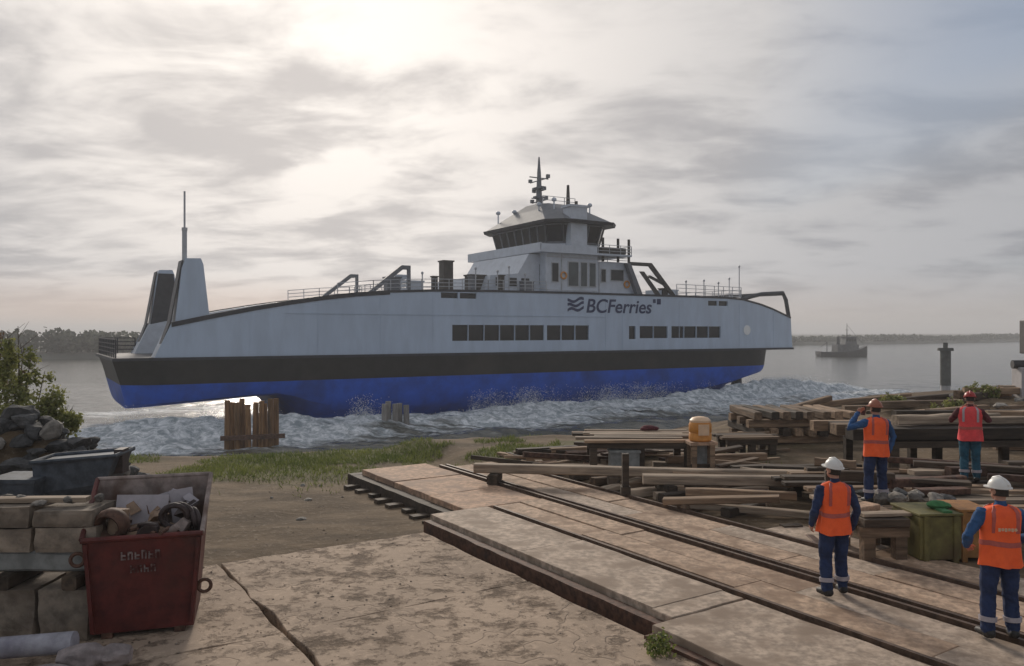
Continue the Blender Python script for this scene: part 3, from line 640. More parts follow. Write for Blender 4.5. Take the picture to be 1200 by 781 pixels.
# inclined ladders / casings on the left part of the boat deck
for y in (-7.4, 6.9):
    mb = MB(); mb.prism([(-19.4, 6.7), (-18.8, 6.7), (-15.15, 9.5), (-14.6, 9.5), (-14.6, 7.2), (-14.35, 7.2), (-14.35, 9.9), (-15.3, 9.9)], y, y + 0.4); sp(mb, 'ladder_casing', 'roof_grey')
for (x, y, z, dx, dy, dz, mt, nm) in [(-9.8, -5.5, 7.35, 1.1, 1.1, 3.3, 'vent_dark', 'vent_trunk'), (-6.4, -5.0, 7.35, 1.9, 1.3, 2.0, 'vent_dark', 'deck_locker'), (-13, -4, 7.35, 1.6, 2.0, 1.2, 'sup_white', 'deck_box'),
                                      (-3.6, -6, 7.35, 2.2, 1.6, 1.6, 'sup_white', 'raft_box'), (-2.0, 3, 7.35, 1.2, 1.2, 2.6, 'roof_grey', 'vent_trunk'), (-16.2, -6.0, 7.1, 1.4, 1.0, 1.6, 'roof_grey', 'winch'),
                                      (23.5, -3, 7.35, 1.5, 1.5, 1.3, 'sup_white', 'deck_box'), (-11.6, 2, 7.35, 1.0, 1.0, 2.2, 'sup_white', 'vent_trunk')]:
    mb = MB(); mb.box(x, x + dx, y, y + dy, z, z + dz); mb.box(x - 0.1, x + dx + 0.1, y - 0.1, y + dy + 0.1, z + dz, z + dz + 0.15); sp(mb, nm, mt)
for (x, y, z, dx, dy, dz, mt, nm) in [(-12.0, -7.6, 7.35, 0.5, 0.5, 1.5, 'vent_dark', 'bollard'), (-7.6, -7.3, 7.35, 0.6, 0.6, 1.7, 'roof_grey', 'capstan'), (-4.2, -7.5, 7.35, 0.5, 0.5, 1.9, 'vent_dark', 'bollard'), (-1.0, -7.0, 7.35, 1.3, 0.9, 1.4, 'roof_grey', 'fan_housing'), (-0.2, -4.6, 7.35, 1.2, 1.4, 2.8, 'sup_white', 'vent_trunk'), (19.0, -6.8, 7.35, 0.8, 0.8, 1.2, 'vent_dark', 'bollard')]:
    mb = MB(); mb.box(x, x + dx, y, y + dy, z, z + dz); mb.box(x - 0.08, x + dx + 0.08, y - 0.08, y + dy + 0.08, z + dz, z + dz + 0.12); sp(mb, nm, mt)
# small posts, lamps and davits along the boat deck
for x, h in ((-13.2, 1.9), (-7.2, 2.6), (-4.6, 2.4), (-3.2, 2.9), (-1.2, 2.2), (22, 2.2), (25, 2.4), (27.5, 2.2), (29.4, 2.8), (31.2, 4.4)):
    mb = MB(); mb.tube([(x, -7.6, 7.3), (x, -7.6, 7.3 + h)], 0.06, 6); mb.ellipsoid((x, -7.6, 7.3 + h), 0.14, 0.14, 0.16, 8, 5); sp(mb, 'deck_post', 'rail_paint')
# deckhouse
mb = MB(); mb.box(1.6, 8.6, -7.4, 7.4, 7.35, 12.0); house = sp(mb, 'deckhouse', 'sup_white')
mb = MB(); mb.prism([(-5.4, 7.3), (1.7, 7.3), (1.7, 11.9), (0.2, 11.9), (-1.2, 9.7), (-4.6, 9.4)], -6.2, 6.2); sp(mb, 'forward_deckhouse', 'sup_white')
for x in (-4.0, -2.4, -0.8):
    mb = MB(); mb.box(x, x + 1.0, -6.26, -6.1, 8.3, 9.2); mb.build('window', 'glass', house, False, OFF)
mb = MB(); mb.box(8.6, 13.6, -7.2, 7.2, 7.35, 11.4); sp(mb, 'aft_deckhouse', 'sup_white')
for (a, b, z0, z1) in ((2.3, 3.3, 8.8, 11.0), (4.5, 6.0, 8.4, 11.2), (6.2, 7.2, 8.4, 11.2), (7.4, 8.4, 8.4, 11.2), (9.2, 10.0, 9.0, 10.6), (10.6, 12.6, 9.2, 10.6)):
    mb = MB(); mb.box(a, b, -7.46 if b < 8.6 else -7.26, -7.3 if b < 8.6 else -7.1, z0, z1); f_ = sp(mb, 'window_frame', 'rail_paint', house)
    yq = -7.48 if b < 8.6 else -7.28
    mb = MB(); mb.box(a + 0.1, b - 0.1, yq, yq + 0.1, z0 + 0.1, z1 - 0.1); mb.build('window', 'glass_green' if 4 < a < 8 else 'glass', house, False, OFF)
for y in (-6.2, -4.0, -1.8, 0.4, 2.6, 4.8):
    mb = MB(); mb.box(1.52, 1.66, y, y + 1.3, 8.6, 10.8); mb.build('window', 'glass', house, False, OFF)
mb = MB(); mb.box(0.4, 13.0, -8.2, 8.2, 12.0, 12.2); mb.box(0.4, 0.55, -8.2, 8.2, 12.2, 13.0); mb.box(0.4, 8.0, -8.2, -8.05, 12.2, 12.9); mb.box(0.4, 8.0, 8.05, 8.2, 12.2, 12.9)
sp(mb, 'bridge_deck', 'sup_white')
# wheelhouse: chamfered plan, outward leaning windows
def octa(x0, x1, y0, y1, c, z): return [(x0 + c, y0, z), (x1 - c, y0, z), (x1, y0 + c, z), (x1, y1 - c, z), (x1 - c, y1, z), (x0 + c, y1, z), (x0, y1 - c, z), (x0, y0 + c, z)]
mb = MB(); mb.loft([octa(3.0, 10.4, -6.8, 6.8, 1.4, 12.2), octa(3.0, 10.4, -6.8, 6.8, 1.4, 13.35)]); wh = sp(mb, 'wheelhouse', 'sup_white')
lo_ = octa(3.0, 10.4, -6.8, 6.8, 1.4, 13.35); hi_ = octa(2.6, 10.8, -7.2, 7.2, 1.4, 15.35)
npan = [3, 1, 7, 1, 3, 1, 7, 1]
cen = Vector((6.7, 0, 14.3))
for i in range(8):
    a0, a1 = Vector(lo_[i]), Vector(lo_[(i + 1) % 8]); b0, b1 = Vector(hi_[i]), Vector(hi_[(i + 1) % 8]); k = npan[i]
    for j in range(k):
        q = [a0.lerp(a1, (j + 0.06) / k), a0.lerp(a1, (j + 0.94) / k), b0.lerp(b1, (j + 0.94) / k), b0.lerp(b1, (j + 0.06) / k)]
        nr = (q[1] - q[0]).cross(q[3] - q[0]).normalized()
        if nr.dot(q[0] - cen) < 0: nr = -nr
        m2 = MB(); m2.loft([[p - nr * 0.05 for p in q], [p for p in q]]); m2.build('window', 'glass', wh, False, OFF)
    m2 = MB()
    for j in range(k + 1):
        p, q = a0.lerp(a1, j / k), b0.lerp(b1, j / k); m2.tube([p, q], 0.11, 6)
    m2.tube([a0, a1], 0.12, 6); m2.tube([b0, b1], 0.12, 6); m2.build('window_frame', 'roof_grey', wh, False, OFF)
mb = MB(); mb.loft([octa(1.9, 11.7, -8.3, 8.3, 1.6, 15.4), octa(1.8, 11.8, -8.4, 8.4, 1.6, 15.75)]); rf = sp(mb, 'roof_edge', 'trim_dark')
mb = MB(); mb.loft([octa(2.0, 11.6, -8.2, 8.2, 1.6, 15.75), octa(3.8, 10.0, -4.6, 4.6, 1.3, 17.5), octa(4.6, 9.2, -2.2, 2.2, 0.9, 18.4)]); sp(mb, 'roof', 'roof_grey')
mb = MB(); mb.box(4.6, 6.8, -7.9, -6.4, 12.2, 17.2); mb.box(4.4, 7.0, -8.0, -6.3, 17.2, 17.45); sp(mb, 'exhaust_casing', 'sup_white')
railing([(8.2, -8.1, 12.2), (13.0, -8.1, 12.2), (13.0, 8.1, 12.2), (8.2, 8.1, 12.2)], 1.0, 3)
railing([(8.8, -7.0, 11.4), (13.5, -7.0, 11.4)], 0.5, 2)
for (x, z) in ((3.9, 9.6), (13.0, 8.9)):
    mb = MB(); mb.torus((x, -7.5 if x < 8 else -7.3, z), 0.36, 0.1, (0, 1, 0)); sp(mb, 'lifebuoy', 'orange', house, True)
mb = MB(); mb.box(8.95, 9.05, -7.3, -7.2, 7.4, 11.3); mb.box(3.6, 3.7, -7.5, -7.4, 7.4, 12.0); mb.box(1.7, 8.5, -7.48, -7.4, 11.55, 11.65); mb.box(1.7, 8.5, -7.48, -7.4, 7.9, 8.0); sp(mb, 'pipe_run', 'rail_paint', house)
mb = MB(); mb.prism([(14.2, 7.35), (15.0, 7.35), (13.0, 11.3), (12.4, 11.3)], -8.0, -7.4); sp(mb, 'stairway', 'roof_grey')
# roof gear: main mast with yards, whip, funnel pipes
mb = MB(); mb.tube([(5.6, 0, 18.3), (5.6, 0, 22.2)], [0.42, 0.24], 8); mb.tube([(5.6, 0, 22.2), (5.6, 0, 24.2)], [0.24, 0.08], 6)
for z, hw in ((18.9, 1.5), (20.1, 1.1), (21.4, 1.9)):
    mb.tube([(5.6, -hw, z), (5.6, hw, z)], 0.07, 6); mb.tube([(5.6 - hw * 0.7, 0, z + 0.3), (5.6 + hw * 0.7, 0, z + 0.3)], 0.07, 6)
    for sy in (-1, 1): mb.box(5.4, 5.8, sy * hw - 0.15, sy * hw + 0.15, z, z + 0.4)
mb.box(5.2, 6.0, -0.9, 0.9, 20.35, 20.6); mb.box(5.0, 6.2, -0.4, 0.4, 19.3, 19.5)
sp(mb, 'main_mast', 'roof_grey')
mb = MB(); mb.tube([(8.4, -2.0, 17.4), (8.4, -2.0, 20.8)], [0.3, 0.16], 8); mb.tube([(9.3, -2.4, 17), (9.3, -2.4, 18.9)], 0.2, 8); mb.box(7.2, 9.6, -3.2, -0.8, 17.3, 18.2); sp(mb, 'exhaust_pipe', 'vent_dark')
for (x, y, h) in ((3.6, -3, 1.0), (4.0, 3, 0.9), (3.2, 5.5, 1.0), (9.8, -4.4, 1.2), (4.6, -4.6, 1.4)):
    mb = MB(); mb.tube([(x, y, 16.2), (x, y, 17.0 + h)], 0.08, 6); mb.ellipsoid((x, y, 17.0 + h), 0.3, 0.3, 0.25, 10, 6); sp(mb, 'antenna', 'sup_white')
railing([(4.6, -2.3, 18.3), (9.2, -2.3, 18.3)], 0.9, 2)
# raft box, lamps and the raked frames behind the deckhouse
mb = MB(); mb.box(8.7, 12.2, -8.1, -6.6, 12.25, 12.95); sp(mb, 'life_raft_box', 'vent_dark')
for x in (9.4, 11.6, 13.2):
    mb = MB(); mb.tube([(x, -7.4, 11.4), (x, -7.4, 14.1)], 0.16, 6); sp(mb, 'lamp_post', 'vent_dark')
for y in (-7.2, 6.9):
    mb = MB(); mb.prism([(13.5, 11.15), (16.6, 11.15), (20.4, 7.5), (21.0, 7.5), (16.9, 11.55), (13.5, 11.55)], y, y + 0.35)
    mb.prism([(15.2, 10.5), (15.7, 10.5), (18.4, 7.7), (17.8, 7.7)], y, y + 0.35); mb.prism([(16.4, 9.9), (16.6, 10.1), (18.9, 9.3), (18.8, 9.0)], y, y + 0.3)
    sp(mb, 'raked_frame', 'vent_dark')
mb = MB(); mb.box(13.6, 15.0, -7.0, 7.0, 7.35, 9.0); mb.box(17.8, 19.2, -6.6, -5, 7.35, 8.4); sp(mb, 'deck_screen', 'sup_white')

# ------------------------------------------------------------------ mooring dolphins / timber pile clusters in the water
def pile_cluster(name, label, c, wdt, ztop, n, mat, rusty):
    e = tag(empty(name, (c[0], c[1], -7.5), R(20)), label, 'timber piles')
    for i in range(n):
        row = i % 2; x = -wdt / 2 + wdt * (i + 0.5) / n; y = row * 0.55 + random.uniform(-0.1, 0.1); h = ztop + 7.5 - random.uniform(0, 0.5); lean = random.uniform(-0.12, 0.12)
        mb = MB(); mb.tube([(x, y, 0), (x + lean, y, h)], [wdt / n * 0.62, wdt / n * 0.52], 9); mb.build('pile', mat, e, 40)
    for z in ([3.6] if rusty else [2.4]):
        mb = MB(); mb.box(-wdt / 2 - 0.25, wdt / 2 + 0.35, -0.62, -0.36, z, z + 0.3); mb.build('waler', 'rust' if rusty else mat, e)
pile_cluster('pile_cluster', 'cluster of brown timber piles with a rusty waler under the ferry end', (-17.9, 54.8), 3.6, -1.15, 10, 'wood_post', True)
pile_cluster('pile_cluster', 'small row of pale grey timber piles standing in the foam', (-9.4, 64.5), 2.3, -2.2, 5, 'post_grey', False)
dx, dy = (1108 - 600) / F * 108, 108
e = tag(empty('mooring_dolphin', (dx, dy, -7.5)), 'dark capped mooring pile standing alone in the river', 'mooring pile')
MB().tube([(0, 0, 0), (0, 0, 3.6)], 0.6, 16).build('lower_pile', 'pale_steel', e, 40); MB().tube([(0, 0, 3.6), (0, 0, 8.3)], 0.66, 16).build('upper_pile', 'dolphin', e, 40)
mb = MB(); mb.tube([(0, 0, 8.3), (0, 0, 8.7)], [1.02, 0.95], 16); mb.tube([(0, 0, 8.7), (0, 0, 9.4)], [0.3, 0.3], 8); mb.build('cap', 'dolphin', e, 30)

# ------------------------------------------------------------------ the tug far out
ty = 258.0; tx = (987 - 600) / F * ty
tug = tag(empty('tugboat', (tx, ty, WATER), R(6)), 'small dark tugboat with wheelhouse and mast out on the river', 'tugboat')
rings = []
for t_, hb, zd, zk in ((-8.2, 1.9, 1.7, 0.3), (-7.6, 2.5, 1.6, -0.6), (-3, 2.9, 1.5, -1.0), (2, 2.8, 1.8, -1.0), (5.5, 2.0, 2.5, -0.9), (7.6, 0.9, 3.2, -0.3), (8.5, 0.15, 3.6, 1.2)):
    rings.append([(t_, -hb, zd), (t_, -hb * 0.93, 0.2), (t_ - 0.1, -hb * 0.5, zk), (t_ - 0.1, hb * 0.5, zk), (t_, hb * 0.93, 0.2), (t_, hb, zd)])
MB().loft(rings).build('hull', 'tug_dark', tug, 40)
mb = MB(); mb.box(-2.6, 4.6, -1.9, 1.9, 1.6, 3.9); mb.build('cabin', 'tug_grey', tug)
mb = MB(); mb.frustum((0.2, 4.2, -1.6, 1.6, 3.9), (0.5, 3.9, -1.5, 1.5, 6.2)); mb.box(0.2, 4.3, -1.8, 1.8, 6.2, 6.4); h_ = mb.build('wheelhouse', 'tug_grey', tug)
for k in range(4): MB().box(0.6 + k * 0.85, 1.25 + k * 0.85, -1.62, -1.5, 4.9, 5.8).build('window', 'glass', h_)
mb = MB(); mb.tube([(-1.4, 0, 3.9), (-1.4, 0, 6.4)], [0.55, 0.45], 10); mb.build('funnel', 'tug_dark', tug, 40)
mb = MB(); mb.tube([(1.6, 0, 6.3), (1.6, 0, 10.8)], [0.16, 0.06], 6); mb.tube([(1.6, -1, 8.6), (1.6, 1, 8.6)], 0.06, 5); mb.tube([(1.6, 0, 10.2), (7.6, 0, 3.4)], 0.04, 4); mb.build('mast', 'tug_dark', tug)
mb = MB(); mb.tube([(-5.2, 0, 1.4), (-5.2, 0, 4.6)], 0.12, 6); mb.tube([(-5.2, 0, 4.6), (-7.4, 0, 3.0)], 0.08, 6); mb.build('tow_post', 'tug_dark', tug)

# ------------------------------------------------------------------ concrete apron: separate slabs
apron = tag(empty('concrete_apron', (*sn(0, 0), -0.35)), kind='structure')
s_j = [-13.0, -9.6, -6.1, -2.4, 1.5, 6, 12, 20]; n_j = [-24, -18, -12.5, -8.2, -4.6, -0.9, 2.95, 6.55]
def slab_mb(s0, s1, n0, n1, z0, z1, wob=0.03, step=0.35, parentz=-0.35, rough_edge=True):
    pts = []
    def side(a, b):
        k = max(2, int((Vector(b) - Vector(a)).length / step)) if rough_edge else 1
        for i in range(k):
            p = Vector(a).lerp(Vector(b), i / k)
            if rough_edge and i: p += Vector((random.gauss(0, wob), random.gauss(0, wob)))
            pts.append(p)
    side((s0, n0), (s1, n0)); side((s1, n0), (s1, n1)); side((s1, n1), (s0, n1)); side((s0, n1), (s0, n0))
    mb = MB(); c = sum(pts, Vector((0, 0))) / len(pts); wp = [Vector(sn(*p)) for p in pts]; cw = Vector(sn(*c))
    r1 = [(p.x, p.y, z1 - 0.010) for p in wp]; r2 = [(*(p + (cw - p).normalized() * 0.010), z1) for p in wp]; r0 = [(p.x, p.y, z0) for p in wp]
    mb.loft([r0, r1, r2]); return mb, cw
for i in range(len(s_j) - 1):
    for j in range(len(n_j) - 1):
        mb, c = slab_mb(s_j[i] + 0.02, s_j[i + 1] - 0.02, n_j[j] + 0.03, n_j[j + 1] - 0.03, -0.45, -0.15 + random.uniform(-0.02, 0.02), 0.022 if i == 0 else 0.014)
        o = mb.build('slab', 'concrete', apron, off=(0, 0, 0.35))

# ------------------------------------------------------------------ slipway: slabs, plates and rails
slip = tag(empty('slipway_track', (*sn(0, 9), -0.3)), 'raised slipway track of brown slabs and steel rails running toward the river', 'slipway')
so = Vector((*sn(0, 9), -0.3))
def sl_box(s0, s1, n0, n1, z0, z1, name, mat, wob=0.012, edge=True):
    mb, c = slab_mb(s0, s1, n0, n1, z0, z1, wob, 0.4, rough_edge=edge)
    return mb.build(name, mat, slip, off=(-so.x, -so.y, -so.z))
def strip(n0, n1, s_list, mats, name='slab', jz=0.012):
    for k, (a, b) in enumerate(zip(s_list, s_list[1:])):
        sl_box(a + 0.015, b - 0.015, n0 + random.uniform(-0.02, 0.02), n1 + random.uniform(-0.015, 0.015), -0.3, random.uniform(-jz, jz * 0.3), name, mats[k % len(mats)])
def srange(a, b, w_):
    out = [a]
    while out[-1] < b - w_ * 1.3: out.append(out[-1] + w_ * random.uniform(0.8, 1.25))
    return out + [b]
def pstrip(n0, n1, s_list, mats):
    for a, b in zip(s_list, s_list[1:]):
        sl_box(a + 0.004, b - 0.004, n0 + random.uniform(-0.03, 0.03), n1 + random.uniform(-0.015, 0.015), -0.3, random.uniform(-0.018, 0.004), 'plank', random.choice(mats), wob=0.006)
pstrip(6.95, 8.24, srange(-13.6, -7.1, 2.6), ['plate_grey', 'plate'])
strip(6.6, 8.24, [-7.08, -3.6, 0.4, 3], ['plate_grey', 'plate'])
strip(7.75, 9.55, [-18.9, -17.0, -15.2, -13.62], ['plate_orange', 'plate_orange', 'plate_orange'])
pstrip(8.46, 9.0, srange(-13.6, 3, 3.4), ['plate', 'plate_grey']); pstrip(9.02, 9.58, srange(-13.6, 3, 3.0), ['plate', 'plate_grey'])
pstrip(10.02, 10.56, srange(-18.2, 3, 3.2), ['plate', 'plate_grey']); pstrip(10.58, 11.14, srange(-18.2, 3, 2.7), ['plate', 'plate_grey'])
strip(11.42, 12.2, [-9.4, -7.5, -5.6, -3.4, -1, 2], ['plate_grey', 'plate'])
for n, s0 in ((8.35, -13.5), (9.72, -18.4), (9.90, -18.4), (11.28, -18.0)):
    sl_box(s0, 3.0, n - 0.030, n + 0.030, -0.3, 0.022, 'rail', 'rail_steel', edge=False)
    sl_box(s0, 3.0, n - 0.088, n + 0.088, -0.34, -0.045, 'rail_bed', 'rail_dirt', edge=False)
# edge beam under the exposed far end and sleepers poking out along the left edge
sl_box(-18.9, -13.5, 7.5, 7.74, -0.75, -0.12, 'edge_beam', 'wood_dark'); sl_box(-19.2, -18.92, 7.5, 9.7, -0.75, -0.12, 'edge_beam', 'wood_dark')
sl_box(-13.5, -7.1, 6.78, 6.93, -0.45, -0.08, 'edge_beam', 'rust'); sl_box(-7.05, 2.5, 6.44, 6.58, -0.45, -0.10, 'edge_beam', 'rust')
for k in range(9): sl_box(-18.6 + k * 0.62, -18.38 + k * 0.62, 7.1 + random.uniform(0, 0.2), 7.72, -0.62, -0.28, 'sleeper', 'wood_dark')

# ------------------------------------------------------------------ timbers
def timber(loc, Ln, wd, ht, rz, label, group, mat='wood', ry=0.0, rx=0.0, name='timber', cat='timber'):
    mb = MB(); rings = []
    k = 6
    for i in range(k + 1):
        x = -Ln / 2 + Ln * i / k; jy, jz = random.gauss(0, wd * 0.025), random.gauss(0, ht * 0.025); b = 0.12 * min(wd, ht)
        a_, c_ = wd / 2 * random.uniform(0.96, 1.03), ht / 2 * random.uniform(0.96, 1.03)
        rings.append([(x, jy + p * a_ + q * b, jz + c_ + u * c_ + v_ * b) for p, q, u, v_ in ((-1, 0, -1, 1), (-1, 1, -1, 0), (1, -1, -1, 0), (1, 0, -1, 1), (1, 0, 1, -1), (1, -1, 1, 0), (-1, 1, 1, 0), (-1, 0, 1, -1))])
    mb.loft(rings); o = mb.build(name, mat); o.location = loc; o.rotation_euler = (rx, ry, rz); tag(o, label, cat, group); return o

def staging(name, label, x0, x1, y0, y1, z, rz, pw, mat, leg_mat, zb, along='x', th=0.07, nleg=(3, 2), cat='staging', skip=0.0, yaw=0.004, jit=1.0):
    cx, cy = (x0 + x1) / 2, (y0 + y1) / 2; e = tag(empty(name, (cx, cy, zb), rz), label, cat)
    hx, hy, H = (x1 - x0) / 2, (y1 - y0) / 2, z - zb
    p = -hy if along == 'x' else -hx; lim = -p
    while p < lim - 0.05:
        wd = pw * random.uniform(0.8, 1.2); mb = MB(); j0, j1 = random.uniform(-0.22, 0.12) * jit, random.uniform(-0.12, 0.22) * jit; zz = random.uniform(-0.012, 0.012) * jit
        if along == 'x': mb.box(-hx + j0, hx + j1, p + 0.008, min(p + wd, lim) - 0.008, H - th + zz, H + zz)
        else: mb.box(p + 0.008, min(p + wd, lim) - 0.008, -hy + j0, hy + j1, H - th + zz, H + zz)
        p += wd
        if random.random() < skip: continue
        o = mb.build('plank', random.choice(mat), e, bevel=0.008); o.rotation_euler = (0, random.gauss(0, 0.004), random.gauss(0, yaw))
    for i in range(nleg[0]):
        for j in range(nleg[1]):
            x = -hx + 0.15 + (2 * hx - 0.3) * i / max(1, nleg[0] - 1); y = -hy + 0.12 + (2 * hy - 0.24) * j / max(1, nleg[1] - 1)
            MB().box(x - 0.09, x + 0.09, y - 0.08, y + 0.08, -0.05, H - th - 0.17).build('post', leg_mat, e)
    for j in range(nleg[1]):
        y = -hy + 0.12 + (2 * hy - 0.24) * j / max(1, nleg[1] - 1)
        if along == 'x': MB().box(-hx + 0.02, hx - 0.02, y - 0.07, y + 0.07, H - th - 0.17, H - th - 0.015).build('bearer', leg_mat, e)
        else: MB().box(-hx + 0.02, hx - 0.02, y - 0.07, y + 0.07, H - th - 0.17, H - th - 0.015).build('bearer', leg_mat, e)
    return e
staging('timber_staging', 'low wide timber staging of pale planks under two standing workers', 6.0, 13.2, 13.3, 17.3, 0.5, R(2), 0.27, ['wood_pale', 'wood', 'wood', 'wood_dark', 'plate'], 'wood_dark', -0.08, nleg=(6, 4), skip=0.1, yaw=0.012, jit=3.0)
staging('timber_staging', 'high staging of long thick beams with a dark gap below', 8.6, 17.5, 18.6, 21.0, 1.22, R(4), 0.42, ['wood_pale', 'wood', 'wood_dark'], 'wood_dark', -0.05, th=0.26, nleg=(6, 3), yaw=0.014, jit=4.0)
staging('work_platform', 'rough plank work platform on dark posts beside the orange drum', 1.9, 4.5, 19.4, 21.4, 0.86, R(-3), 0.24, ['wood', 'wood_pale', 'wood', 'wood_dark'], 'wood_dark', -0.1, nleg=(3, 2), yaw=0.02, jit=2.5)
staging('trestle', 'small dark low trestle beside the sleeper stack', 6.0, 7.5, 22.4, 23.4, 0.52, R(5), 0.22, ['wood', 'wood_dark'], 'wood_dark', -0.1, nleg=(3, 2))
staging('trestle_table', 'heavy plank trestle table next to the olive crate', 5.3, 6.1, 12.15, 13.2, 0.62, R(3), 0.26, ['wood', 'wood_dark'], 'wood', -0.08, th=0.12, nleg=(2, 2), cat='trestle')
timber((5.85, 12.4, 0.63), 0.9, 0.22, 0.05, R(8), 'short pale board lying on the trestle table', None, 'wood_pale')
timber((5.6, 12.75, 0.63), 0.5, 0.3, 0.09, R(30), 'short tan board end on the trestle table', None, 'plate_orange')
# box inside the platform shade
mb = MB(); mb.box(-0.35, 0.35, -0.25, 0.25, 0, 0.55); mb.box(-0.38, 0.38, -0.28, 0.28, 0.55, 0.6); o = mb.build('tool_box', 'beam_grey'); o.location = (2.75, 19.6, -0.02); tag(o, 'grey lidded tool box under the plank work platform', 'tool box')

# long pale beams lying across the tracks on packing blocks
B_ = 'long pale beams across the slipway'
timber((2.9, 18.0, 0.22), 7.6, 0.26, 0.2, R(-7), 'longest pale beam laid across the slipway track', None, 'wood_pale')
timber((5.0, 16.9, 0.22), 4.4, 0.28, 0.2, R(-5), 'second pale beam lying parallel in front of the longest beam', None, 'wood_pale')
for k, (x, y) in enumerate([(-0.4, 18.4), (2.3, 18.1), (6.2, 17.6), (3.3, 17.05), (6.9, 16.75)]):
    timber((x, y, 0.0), 0.6, 0.25, 0.22, R(80 + 8 * k), 'dark packing block under the pale beams', 'packing blocks under the beams', 'wood_dark', cat='block', name='packing_block')
# post standing in front of the platform
o = MB(); o.box(-0.07, 0.07, -0.07, 0.07, 0, 0.88); o.box(-0.1, 0.1, -0.1, 0.1, 0, 0.18); o = o.build('marker_post', 'wood_dark'); o.location = (2.42, 17.0, 0.0); tag(o, 'short dark upright post beside the pale beam end', 'post')

# the orange drum on its stand
e = tag(empty('drum_stand', (4.55, 19.25, -0.06), R(5)), 'square timber stand carrying the orange drum', 'stand')
for sx in (-1, 1):
    for sy in (-1, 1): MB().box(sx * 0.22 - 0.06, sx * 0.22 + 0.06, sy * 0.2 - 0.06, sy * 0.2 + 0.06, 0, 0.83).build('leg', 'wood', e)
MB().box(-0.33, 0.33, -0.3, 0.3, 0.83, 0.9).build('top', 'plate_orange', e); MB().box(-0.3, 0.3, -0.24, -0.2, 0.3, 0.38).build('brace', 'wood_dark', e); MB().box(-0.14, 0.14, -0.1, 0.1, 0.2, 0.83).build('panel', 'beam_grey', e)
e = tag(empty('orange_drum', (4.55, 19.25, 0.845), R(5)), 'small orange plastic drum with pale top on a timber stand', 'drum')
mb = MB(); mb.loft([[(r * math.cos(a * math.pi / 10), r * math.sin(a * math.pi / 10), z) for a in range(20)] for r, z in ((0.24, 0), (0.27, 0.03), (0.27, 0.18), (0.255, 0.2), (0.27, 0.22), (0.27, 0.4), (0.24, 0.46))]); mb.build('body', 'orange', e, 40)
mb = MB(); mb.loft([[(r * math.cos(a * math.pi / 10), r * math.sin(a * math.pi / 10), z) for a in range(20)] for r, z in ((0.25, 0.455), (0.25, 0.50), (0.19, 0.56), (0.08, 0.585))]); mb.build('lid', 'pale_orange', e, 40)
mb = MB(); mb.box(-0.13, 0.13, -0.285, -0.262, 0.16, 0.42); mb.build('sticker', 'pale_orange', e)
# red bundle behind the platform
mb = MB(); mb.ellipsoid((0, 0, 0.07), 0.2, 0.14, 0.08, 12, 8); mb.ellipsoid((0.16, 0.05, 0.05), 0.13, 0.12, 0.06, 10, 6); mb.ellipsoid((-0.1, -0.06, 0.05), 0.14, 0.1, 0.055, 10, 6); o = mb.build('cloth_bundle', 'maroon', None, True); o.location = (3.6, 21.0, 0.87); tag(o, 'dull red cloth bundle on the plank work platform', 'bundle')

# sleeper stack: crossed layers
GS = 'sleepers in the crossed stack'
for lay in range(4):
    z = gz(8.9, 25.6) + lay * 0.25
    if lay % 2 == 0:
        for k in range(3): timber((8.9, 24.7 + k * 0.95, z), 3.3, 0.26, 0.24, R(4) + random.gauss(0, 0.02), 'weathered sleeper in the crossed timber stack near the shore', GS, 'wood')
    else:
        for k in range(8): timber((7.5 + k * 0.41, 25.6, z), 2.5, 0.25, 0.24, R(94) + random.gauss(0, 0.03), 'weathered sleeper in the crossed timber stack near the shore', GS, random.choice(['wood', 'wood_dark']))
# loose sleepers and beams strewn over the right of the yard
random.seed(21)
GL = 'loose beams strewn right of the slipway'
cand = []
for k in range(34):
    n = random.uniform(12.2, 16.5); s = random.uniform(-18.5, -10.5); x, y = sn(s, n)
    if 5.2 < x < 13.6 and 11.8 < y < 17.6: continue
    cand.append((x, y))
for k, (x, y) in enumerate(cand[:24]):
    timber((x, y, gz(x, y) + (0.0 if k % 3 else 0.16)), random.uniform(1.2, 3.4), random.uniform(0.16, 0.28), random.uniform(0.12, 0.22), random.choice([R(-4), R(3), R(12), R(-14), -TH, R(60)]) + random.gauss(0, 0.08), 'loose weathered beam strewn on the ground right of the slipway', GL, random.choice(['wood', 'wood_dark', 'wood', 'wood_pale']))
GH = 'timbers on the shore heap'
for k in range(46):
    x = random.uniform(10.5, 27); y = random.uniform(22.5, 34)
    if 8.4 < x < 17.8 and y < 22.2: continue
    timber((x, y, gz(x, y) + 0.02 + (0.2 if k % 4 == 0 else 0)), random.uniform(1.5, 5.0), random.uniform(0.18, 0.34), random.uniform(0.15, 0.3), random.choice([R(0), R(8), R(-10), R(35), R(20), R(80)]) + random.gauss(0, 0.1), 'old timber lying on the debris heap by the shore', GH, random.choice(['wood', 'wood_dark', 'wood_pale', 'wood']), ry=random.gauss(0, 0.05))

